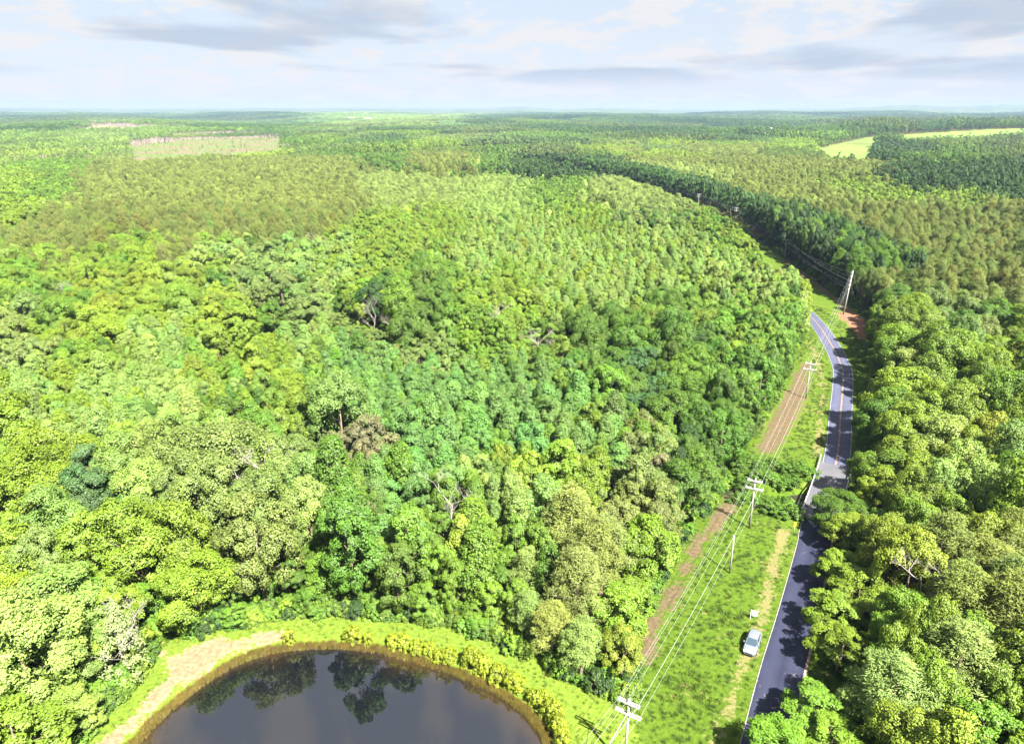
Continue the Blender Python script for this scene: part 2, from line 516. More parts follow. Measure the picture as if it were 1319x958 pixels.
ring = [((x - cxp) * 1.05 + cxp, (y - cyp) * 1.08 + cyp, -0.5) for x, y in PW]
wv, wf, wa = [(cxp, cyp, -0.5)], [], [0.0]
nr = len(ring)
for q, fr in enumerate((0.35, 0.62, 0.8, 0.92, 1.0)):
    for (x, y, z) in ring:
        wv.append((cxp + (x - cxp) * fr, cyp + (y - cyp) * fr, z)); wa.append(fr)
for i in range(nr):
    j = (i + 1) % nr
    wf.append((0, 1 + i, 1 + j, 1 + j))
    for q in range(4):
        wf.append((1 + q * nr + i, 1 + (q + 1) * nr + i, 1 + (q + 1) * nr + j, 1 + q * nr + j))
wme = bpy.data.meshes.new('pond_water')
wme.from_pydata(wv, [], [f[:3] if f[2] == f[3] else f for f in wf])
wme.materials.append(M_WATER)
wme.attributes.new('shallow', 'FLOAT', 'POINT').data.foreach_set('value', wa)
wme.update()
wme.flip_normals() if wme.polygons[0].normal.z < 0 else None
obj('pond_water', wme, kind='structure')
cr = resample(CREEK, 2.0); crn = normals2(cr)
cw = MB()
for i in range(len(cr) - 1):
    a, b = cr[i], cr[i + 1]
    cw.face([(*(a - crn[i] * 2.2), -1.75), (*(a + crn[i] * 2.2), -1.75), (*(b + crn[i + 1] * 2.2), -1.75), (*(b - crn[i + 1] * 2.2), -1.75)])
cw.build('creek_water', water_material('creek_water', (0.03, 0.03, 0.02), 1.33), kind='structure')

# road
def road_material(name, lo, hi, streak):
    m, t = material(name)
    pos = t.n('ShaderNodeNewGeometry').outputs['Position']
    uvn = t.n('ShaderNodeAttribute', attribute_type='GEOMETRY', attribute_name='across').outputs['Fac']
    n1 = t.noise(pos, 0.35, 5, 0.6); n2 = t.noise(pos, 12.0, 3, 0.7); n3 = t.noise(pos, 0.9, 7, 0.6, 0.5)
    wheel = t.math('ABSOLUTE', t.math('SINE', t.math('MULTIPLY', uvn, 2 * math.pi)))
    f = t.math('ADD', t.math('MULTIPLY', n1, 0.6), t.math('MULTIPLY', wheel, streak))
    f = t.math('ADD', f, t.math('MULTIPLY', t.math('SUBTRACT', n2, 0.5), 0.35))
    c = t.mix(t.ramp(f, 0.15, 0.8), lo, hi)
    # wandering sealed cracks
    vor = t.n('ShaderNodeTexVoronoi', feature='DISTANCE_TO_EDGE'); vor.inputs['Scale'].default_value = 0.22
    wob = t.n('ShaderNodeTexNoise'); wob.inputs['Scale'].default_value = 0.8
    t.link(pos, wob.inputs['Vector'])
    t.link(t.vmath('ADD', pos, t.vmath('MULTIPLY', wob.outputs['Color'], (1.6, 1.6, 0))), vor.inputs['Vector'])
    crack = t.math('MULTIPLY', t.ramp(vor.outputs['Distance'], 0.006, 0.02, 1.0, 0.0), t.ramp(n3, 0.5, 0.62))
    sepp = t.n('ShaderNodeSeparateXYZ'); t.link(pos, sepp.inputs[0])
    crack = t.math('MULTIPLY', crack, t.ramp(sepp.outputs[1], 77.0, 79.0, 1.0, 0.12))
    c = t.mix(t.math('MULTIPLY', crack, 0.75), c, (0.22, 0.19, 0.20))
    finish(t, principled(t, c, 0.75, 0, 0.35).outputs[0])
    return m
M_ROAD_NEW = road_material('asphalt_dark', (0.009, 0.011, 0.028), (0.021, 0.024, 0.050), 0.3)
M_ROAD_OLD = road_material('asphalt_grey', (0.038, 0.044, 0.080), (0.075, 0.080, 0.125), 0.2)
def strip(name, i0, i1, offs, z, mat, taper=None, **props):
    """a ribbon along the road: lateral offsets measured from the left edge to the right"""
    V = []; ac = []
    k = len(offs)
    for i in range(i0, i1 + 1):
        for o in offs:
            p = rl[i] + rn[i] * o
            V.append((p[0], p[1], float(hills(p[0], p[1])) + z)); ac.append((o - offs[0]) / max(1e-6, offs[-1] - offs[0]))
    F = []
    for i in range(i1 - i0):
        for j in range(k - 1):
            a = i * k + j
            F.append((a, a + 1, a + k + 1, a + k))
    return obj(name, mesh_np(name, V, F, {'across': ('FLOAT', ac)}, [mat]), **props)
ry = rl[:, 1]
iB0 = int(np.argmax(ry > BRIDGE_Y[0])); iB1 = int(np.argmax(ry > BRIDGE_Y[1])); iE = len(rl) - 1
offs = list(np.linspace(0, ROAD_W, 7))
strip('road', 0, iB0, offs, 0.03, M_ROAD_NEW, kind='structure')
strip('road', iB1, iE, offs, 0.03, M_ROAD_OLD, kind='structure')
M_LINE_W = simple('line_white', (0.21, 0.21, 0.22), 0.7, var=0.12, scale=1.0)
M_LINE_O = simple('line_faded', (0.18, 0.12, 0.095), 0.7, var=0.25, scale=1.0)
M_LINE_D = simple('line_dusty', (0.24, 0.23, 0.18), 0.8, var=0.35, scale=0.8)
iV = int(np.argmax(ry > 330))
strip('road_marking', iB0 - 1, iV, [0.10, 0.24], 0.040, M_LINE_W, kind='structure')
strip('road_marking', iB1, iV, [ROAD_W - 0.24, ROAD_W - 0.10], 0.040, M_LINE_W, kind='structure')
strip('road_marking', iB1, iV, [ROAD_W / 2 - 0.20, ROAD_W / 2 + 0.20], 0.040, M_LINE_O, kind='structure')
strip('road_marking', 0, iB0 - 1, [0.02, 0.12], 0.036, M_LINE_D, kind='structure')
strip('road_shoulder', 0, iB0, [ROAD_W - 0.02, ROAD_W + 0.35], 0.026, simple('shoulder_gravel', (0.24, 0.17, 0.14), 0.95, var=0.4, scale=2.0), kind='structure')

# ---------------------------------------------------------------- foliage prototypes
def leaf_quads(C, N, size, r, aspect=0.75, fold=0.18):
    """C centres, N face normals, size lengths -> verts (4 per leaf), faces"""
    n = len(C)
    N = N / (np.linalg.norm(N, axis=1)[:, None] + 1e-9)
    T = np.cross(N, r.normal(size=(n, 3))); T /= np.linalg.norm(T, axis=1)[:, None] + 1e-9
    B = np.cross(N, T)
    s = size[:, None]
    V = np.empty((n, 4, 3))
    V[:, 0] = C - T * s * 0.5
    V[:, 1] = C + B * s * aspect * 0.5 + N * s * fold
    V[:, 2] = C + T * s * 0.5 - N * s * fold * 0.5
    V[:, 3] = C - B * s * aspect * 0.5 + N * s * fold
    F = np.arange(n * 4).reshape(n, 4)
    return V.reshape(-1, 3), F

def unit(v):
    return v / (np.linalg.norm(v, axis=-1)[..., None] + 1e-9)

SHAPES = {  # height, crown radius, crown base fraction
    'broad': (12.0, 3.4, 0.22), 'oak': (15.0, 5.0, 0.25), 'poplar': (12.0, 2.6, 0.18),
    'pine': (14.0, 2.5, 0.42), 'thin': (15.0, 1.5, 0.62), 'shrub': (2.4, 1.3, 0.03), 'cedar': (12.0, 3.2, 0.08),
}
def profile(kind, t):
    if kind == 'poplar':
        return np.where(t < 0.28, 0.6 + 0.4 * (t / 0.28) ** 0.7, np.clip((1.02 - t) / 0.74, 0, 1) ** 0.64)
    if kind == 'pine':
        return np.where(t < 0.25, 0.55 + 0.45 * (t / 0.25), np.clip((1.03 - t) / 0.78, 0, 1) ** 0.48)
    if kind == 'cedar':
        return np.where(t < 0.15, 0.75 + 0.25 * t / 0.15, np.clip((1.02 - t) / 0.87, 0, 1) ** 0.9)
    if kind == 'shrub':
        return np.sqrt(np.clip(1 - (t - 0.35) ** 2 / 0.44, 0.05, 1))
    return np.sqrt(np.clip(1 - ((t - 0.42) / 0.62) ** 2, 0.04, 1))

def crown_data(kind, seed, lod):
    r = np.random.default_rng(seed)
    H, R, cb = SHAPES[kind]
    z0, ch = H * cb, H * (1 - cb)
    ph = r.uniform(0, 6.28, 4)
    def surf(t, ang, k):
        lob = 1 + 0.16 * np.sin(2 * ang + ph[0]) + 0.12 * np.sin(3 * ang + ph[1] + 4 * t) + 0.08 * np.sin(5 * ang + ph[2] - 7 * t)
        rad = R * profile(kind, t) * lob * k
        return np.stack([rad * np.cos(ang), rad * np.sin(ang), z0 + ch * t], -1)
    if kind in ('broad', 'oak'):
        nl = {0: 11 if kind == 'oak' else 9, 1: 6, 2: 4}[lod]
        t = np.clip(np.linspace(0.12, 0.84, nl) + r.normal(0, 0.05, nl), 0.08, 0.86)
        ang = np.arange(nl) * 2.4 + r.uniform(0, 6) + r.normal(0, 0.3, nl)
        L = surf(t, ang, np.where(t > 0.75, 0.25, 0.58) + r.normal(0, 0.05, nl))
        LR = R * r.uniform(0.42, 0.58, nl) * np.where(t < 0.25, 0.85, 1)
        nc = {0: 15 if kind == 'oak' else 11, 1: 6, 2: 4}[lod]
        li = np.repeat(np.arange(nl), nc)
        d = unit(r.normal(size=(len(li), 3)) + np.array([0, 0, 0.35]) + 0.7 * unit(L[li] - np.array([0, 0, z0 + ch * 0.35])))
        C = L[li] + d * LR[li][:, None] * r.uniform(0.75, 1.02, len(li))[:, None] * np.array([1, 1, 0.85])
        CR = LR[li] * r.uniform(0.30, 0.46, len(li))
        out = unit(C - L[li]) * 0.6 + unit(C - np.array([0, 0, z0 + ch * 0.35])) * 0.5
        hubs = L
    else:
        n = {'poplar': (120, 34, 14), 'pine': (150, 46, 18), 'thin': (40, 16, 8), 'shrub': (34, 14, 8), 'cedar': (120, 40, 16)}[kind][lod]
        i = np.arange(n)
        t = ((i + 0.5) / n) ** (0.9 if kind != 'pine' else 0.8)
        t = np.clip(t + r.normal(0, 0.02, n), 0.0, 0.99)
        ang = i * 2.39996 + r.normal(0, 0.25, n)
        k = r.uniform(0.45, 1.15, n) if kind == 'pine' else r.uniform(0.6, 1.1, n)
        C = surf(t, ang, k)
        C[:, 2] += r.normal(0, (0.03 if kind == 'pine' else 0.018) * H, n)
        CR = R * r.uniform(0.20, 0.32, n) * {0: 1, 1: 1.5, 2: 2.1}[lod] * (0.75 if kind == 'cedar' else 1)
        axis_pt = np.stack([np.zeros(n), np.zeros(n), C[:, 2] - R * 0.5], 1)
        out = unit(C - axis_pt)
        hubs = C[r.choice(n, min(n, 14), replace=False)]
    ncl = len(C)
    per = {'broad': (104, 24, 9), 'oak': (106, 24, 9), 'poplar': (76, 20, 9), 'pine': (84, 46, 14), 'thin': (30, 14, 8), 'shrub': (46, 18, 8), 'cedar': (30, 12, 8)}[kind][lod]
    ci = np.repeat(np.arange(ncl), per)
    n = len(ci)
    d = unit(r.normal(size=(n, 3)) + 0.55 * unit(out)[ci] + np.array([0, 0, 0.25]))
    cpos = C[ci] + d * CR[ci][:, None] * (0.35 + 0.7 * np.sqrt(r.uniform(0, 1, n)))[:, None]
    cpos[:, 2] = np.maximum(cpos[:, 2], 0.05)
    cn = unit(d * 0.62 + unit(out)[ci] * 0.5 + np.array([0, 0, 0.22]))
    base = {'broad': 0.29, 'oak': 0.32, 'poplar': 0.28, 'pine': 0.34, 'thin': 0.4, 'shrub': 0.24, 'cedar': 0.30}[kind] * ({0: 1.0, 1: 1.7, 2: 3.0} if kind in ('pine', 'thin') else {0: 1.0, 1: 2.5, 2: 4.2})[lod]
    size = base * r.uniform(0.65, 1.3, n)
    if kind == 'pine':
        # needle sprays: long narrow blades standing out of each tuft
        tip = unit(d + 0.5 * r.normal(size=(n, 3)))
        side = np.cross(tip, r.normal(size=(n, 3))); side = unit(side)
        w_ = size * (0.24 if lod == 0 else 0.42)
        V = np.empty((n, 4, 3))
        V[:, 0] = cpos - tip * (size * 0.5)[:, None]
        V[:, 1] = cpos + side * w_[:, None] * 0.5
        V[:, 2] = cpos + tip * (size * 0.5)[:, None]
        V[:, 3] = cpos - side * w_[:, None] * 0.5
        V = V.reshape(-1, 3); Fc = np.arange(n * 4).reshape(n, 4)
    else:
        V, Fc = leaf_quads(cpos, d + 0.75 * r.normal(size=(n, 3)), size, r)
    cvv = np.clip(r.normal(0.5, 0.2, ncl)[ci] * 0.6 + r.uniform(0, 1, n) * 0.4, 0, 1)
    return V, Fc, np.repeat(cn, 4, axis=0), np.repeat(cvv, 4), hubs, (H, R, z0)

def trunk_mb(kind, seed, hubs, dims, lod):
    r = random.Random(seed)
    H, R, z0 = dims
    mb = MB()
    if kind == 'shrub':
        for k in range(5):
            a = r.uniform(0, 6.28)
            mb.tube([(0.05 * math.cos(a), 0.05 * math.sin(a), -0.15), (0.4 * math.cos(a), 0.4 * math.sin(a), H * 0.4), (0.7 * math.cos(a), 0.7 * math.sin(a), H * 0.75)], [0.04, 0.03, 0.012], 4)
        return mb
    r0 = H * 0.013 + (0.22 if kind == 'thin' else 0.05)
    lean = (r.uniform(-0.25, 0.25), r.uniform(-0.25, 0.25))
    top = H * (0.93 if kind in ('pine', 'poplar', 'cedar', 'thin') else 0.72)
    pts = [(0, 0, -0.3), (lean[0] * .2, lean[1] * .2, H * 0.15), (lean[0], lean[1], H * 0.45), (lean[0] * 1.2, lean[1] * 1.2, top)]
    mb.tube(pts, [r0 * 1.3, r0, r0 * 0.7, r0 * 0.16], 7 if lod == 0 else 4)
    if lod == 0:
        for h in list(hubs)[:12]:
            zb = max(H * 0.15, h[2] - 0.55 * math.hypot(h[0], h[1]) - r.uniform(0, .8))
            zb = min(zb, top * 0.95)
            f = zb / top
            sx, sy = lean[0] * f, lean[1] * f
            rr = r0 * (1 - f * 0.75) * 0.5
            mb.tube([(sx, sy, zb), ((sx + h[0]) * .5, (sy + h[1]) * .5, zb + (h[2] - zb) * .4), (h[0], h[1], h[2])], [rr, rr * .7, rr * .25], 5)
    return mb

PROTO = {}      # (kind, lod) -> list of (trunk mesh, crown mesh)
for kind, nvar in (('broad', 6), ('oak', 5), ('poplar', 6), ('pine', 5), ('thin', 3), ('shrub', 4), ('cedar', 2)):
    for lod in ((0, 1, 2) if kind in ('broad', 'oak', 'poplar', 'pine', 'thin') else (0,)):
        lst = []
        for k in range(nvar if lod == 0 else 3):
            seed = 100 * len(kind) + 17 * k + lod * 7 + ord(kind[0])
            V, Fc, cn, cvv, hubs, dims = crown_data(kind, seed, lod)
            lm = M_NEEDLE if kind in ('pine', 'cedar', 'thin') else M_LEAF
            cm = mesh_np(kind + '_crown', V, Fc, {'cn': ('FLOAT_VECTOR', cn), 'cv': ('FLOAT', cvv)}, [lm])
            tm = trunk_mb(kind, seed, hubs, dims, lod).mesh(kind + '_trunk', M_DEADWOOD if kind == 'cedar' else M_STEM if kind == 'thin' else M_BARK, True)
            lst.append((tm, cm))
        PROTO[kind, lod] = lst

def joined(kind, lod, k):
    """trunk and crown in one mesh, for the wood beyond counting"""
    tm, cm = PROTO[kind, lod][k]
    nv = len(cm.vertices); cv_ = np.empty(nv * 3, np.float32); cm.vertices.foreach_get('co', cv_)
    tv = np.empty(len(tm.vertices) * 3, np.float32); tm.vertices.foreach_get('co', tv)
    tq = [tuple(p.vertices) for p in tm.polygons if len(p.vertices) == 4]
    cn = np.empty(nv * 3, np.float32); cm.attributes['cn'].data.foreach_get('vector', cn)
    cvv = np.empty(nv, np.float32); cm.attributes['cv'].data.foreach_get('value', cvv)
    V = np.vstack([cv_.reshape(-1, 3), tv.reshape(-1, 3)])
    F = np.vstack([np.arange(nv).reshape(-1, 4), np.array(tq, np.int32) + nv])
    cn = np.vstack([cn.reshape(-1, 3), np.zeros((len(tm.vertices), 3))])
    cvv = np.concatenate([cvv, np.zeros(len(tm.vertices))])
    mi = np.concatenate([np.zeros(nv // 4), np.ones(len(tq))])
    return mesh_np('%s_tree_mesh' % kind, V, F, {'cn': ('FLOAT_VECTOR', cn), 'cv': ('FLOAT', cvv)}, [cm.materials[0], tm.materials[0]], False, mi)

def gn_instancer(name, pts, meshes, idx, scl, rot, tint, **props):
    """one object that scatters meshes over points"""
    coll = bpy.data.collections.new(name + '_source')
    for k, me in enumerate(meshes):
        coll.objects.link(bpy.data.objects.new('%s_source_%02d' % (name, k), me))
    n = len(pts)
    me = bpy.data.meshes.new(name)
    me.vertices.add(n); me.vertices.foreach_set('co', np.asarray(pts, np.float32).ravel())
    a = me.attributes.new('idx', 'INT', 'POINT'); a.data.foreach_set('value', np.asarray(idx, np.int32))
    a = me.attributes.new('scl', 'FLOAT_VECTOR', 'POINT'); a.data.foreach_set('vector', np.asarray(scl, np.float32).ravel())
    a = me.attributes.new('rot', 'FLOAT_VECTOR', 'POINT'); a.data.foreach_set('vector', np.stack([np.zeros(n), np.zeros(n), rot], 1).astype(np.float32).ravel())
    a = me.attributes.new('tint', 'FLOAT_COLOR', 'POINT'); a.data.foreach_set('color', np.concatenate([np.asarray(tint), np.ones((n, 1))], 1).astype(np.float32).ravel())
    o = obj(name, me, None, kind='stuff', **props)
    for m_ in {m for q in meshes for m in q.materials}: me.materials.append(m_)
    ng = bpy.data.node_groups.new(name, 'GeometryNodeTree')
    ng.interface.new_socket('Geometry', in_out='INPUT', socket_type='NodeSocketGeometry')
    ng.interface.new_socket('Geometry', in_out='OUTPUT', socket_type='NodeSocketGeometry')
    gi = ng.nodes.new('NodeGroupInput'); go = ng.nodes.new('NodeGroupOutput')
    ip = ng.nodes.new('GeometryNodeInstanceOnPoints')
    ci = ng.nodes.new('GeometryNodeCollectionInfo')
    ci.inputs[0].default_value = coll
    ci.inputs[1].default_value = True; ci.inputs[2].default_value = True
    def na(nm, typ):
        q = ng.nodes.new('GeometryNodeInputNamedAttribute'); q.data_type = typ; q.inputs[0].default_value = nm
        return q.outputs[0]
    L = ng.links.new
    L(gi.outputs[0], ip.inputs['Points']); L(ci.outputs[0], ip.inputs['Instance'])
    ip.inputs['Pick Instance'].default_value = True
    L(na('idx', 'INT'), ip.inputs['Instance Index'])
    e2r = ng.nodes.new('FunctionNodeEulerToRotation')
    L(na('rot', 'FLOAT_VECTOR'), e2r.inputs[0]); L(e2r.outputs[0], ip.inputs['Rotation'])
    L(na('scl', 'FLOAT_VECTOR'), ip.inputs['Scale'])
    L(ip.outputs[0], go.inputs[0])
    md = o.modifiers.new('scatter', 'NODES'); md.node_group = ng
    return o

# ---------------------------------------------------------------- the woods
PAL = {
    'yellow': ((0.235, 0.330, 0.032), 'yellow-green'), 'lime': ((0.215, 0.320, 0.030), 'lime green'),
    'pale': ((0.255, 0.370, 0.080), 'pale green'), 'sage': ((0.210, 0.295, 0.068), 'sage green'),
    'fresh': ((0.165, 0.290, 0.030), 'fresh green'), 'green': ((0.112, 0.215, 0.024), 'mid-green'),
    'deep': ((0.052, 0.115, 0.020), 'dark green'), 'blue': ((0.155, 0.295, 0.064), 'blue-green'),
    'teal': ((0.095, 0.185, 0.055), 'dark blue-green'), 'olive': ((0.165, 0.206, 0.043), 'olive green'),
    'khaki': ((0.205, 0.270, 0.065), 'khaki green'), 'brown': ((0.235, 0.235, 0.100), 'brownish'),
    'grey': ((0.270, 0.260, 0.170), 'greyish'),
}
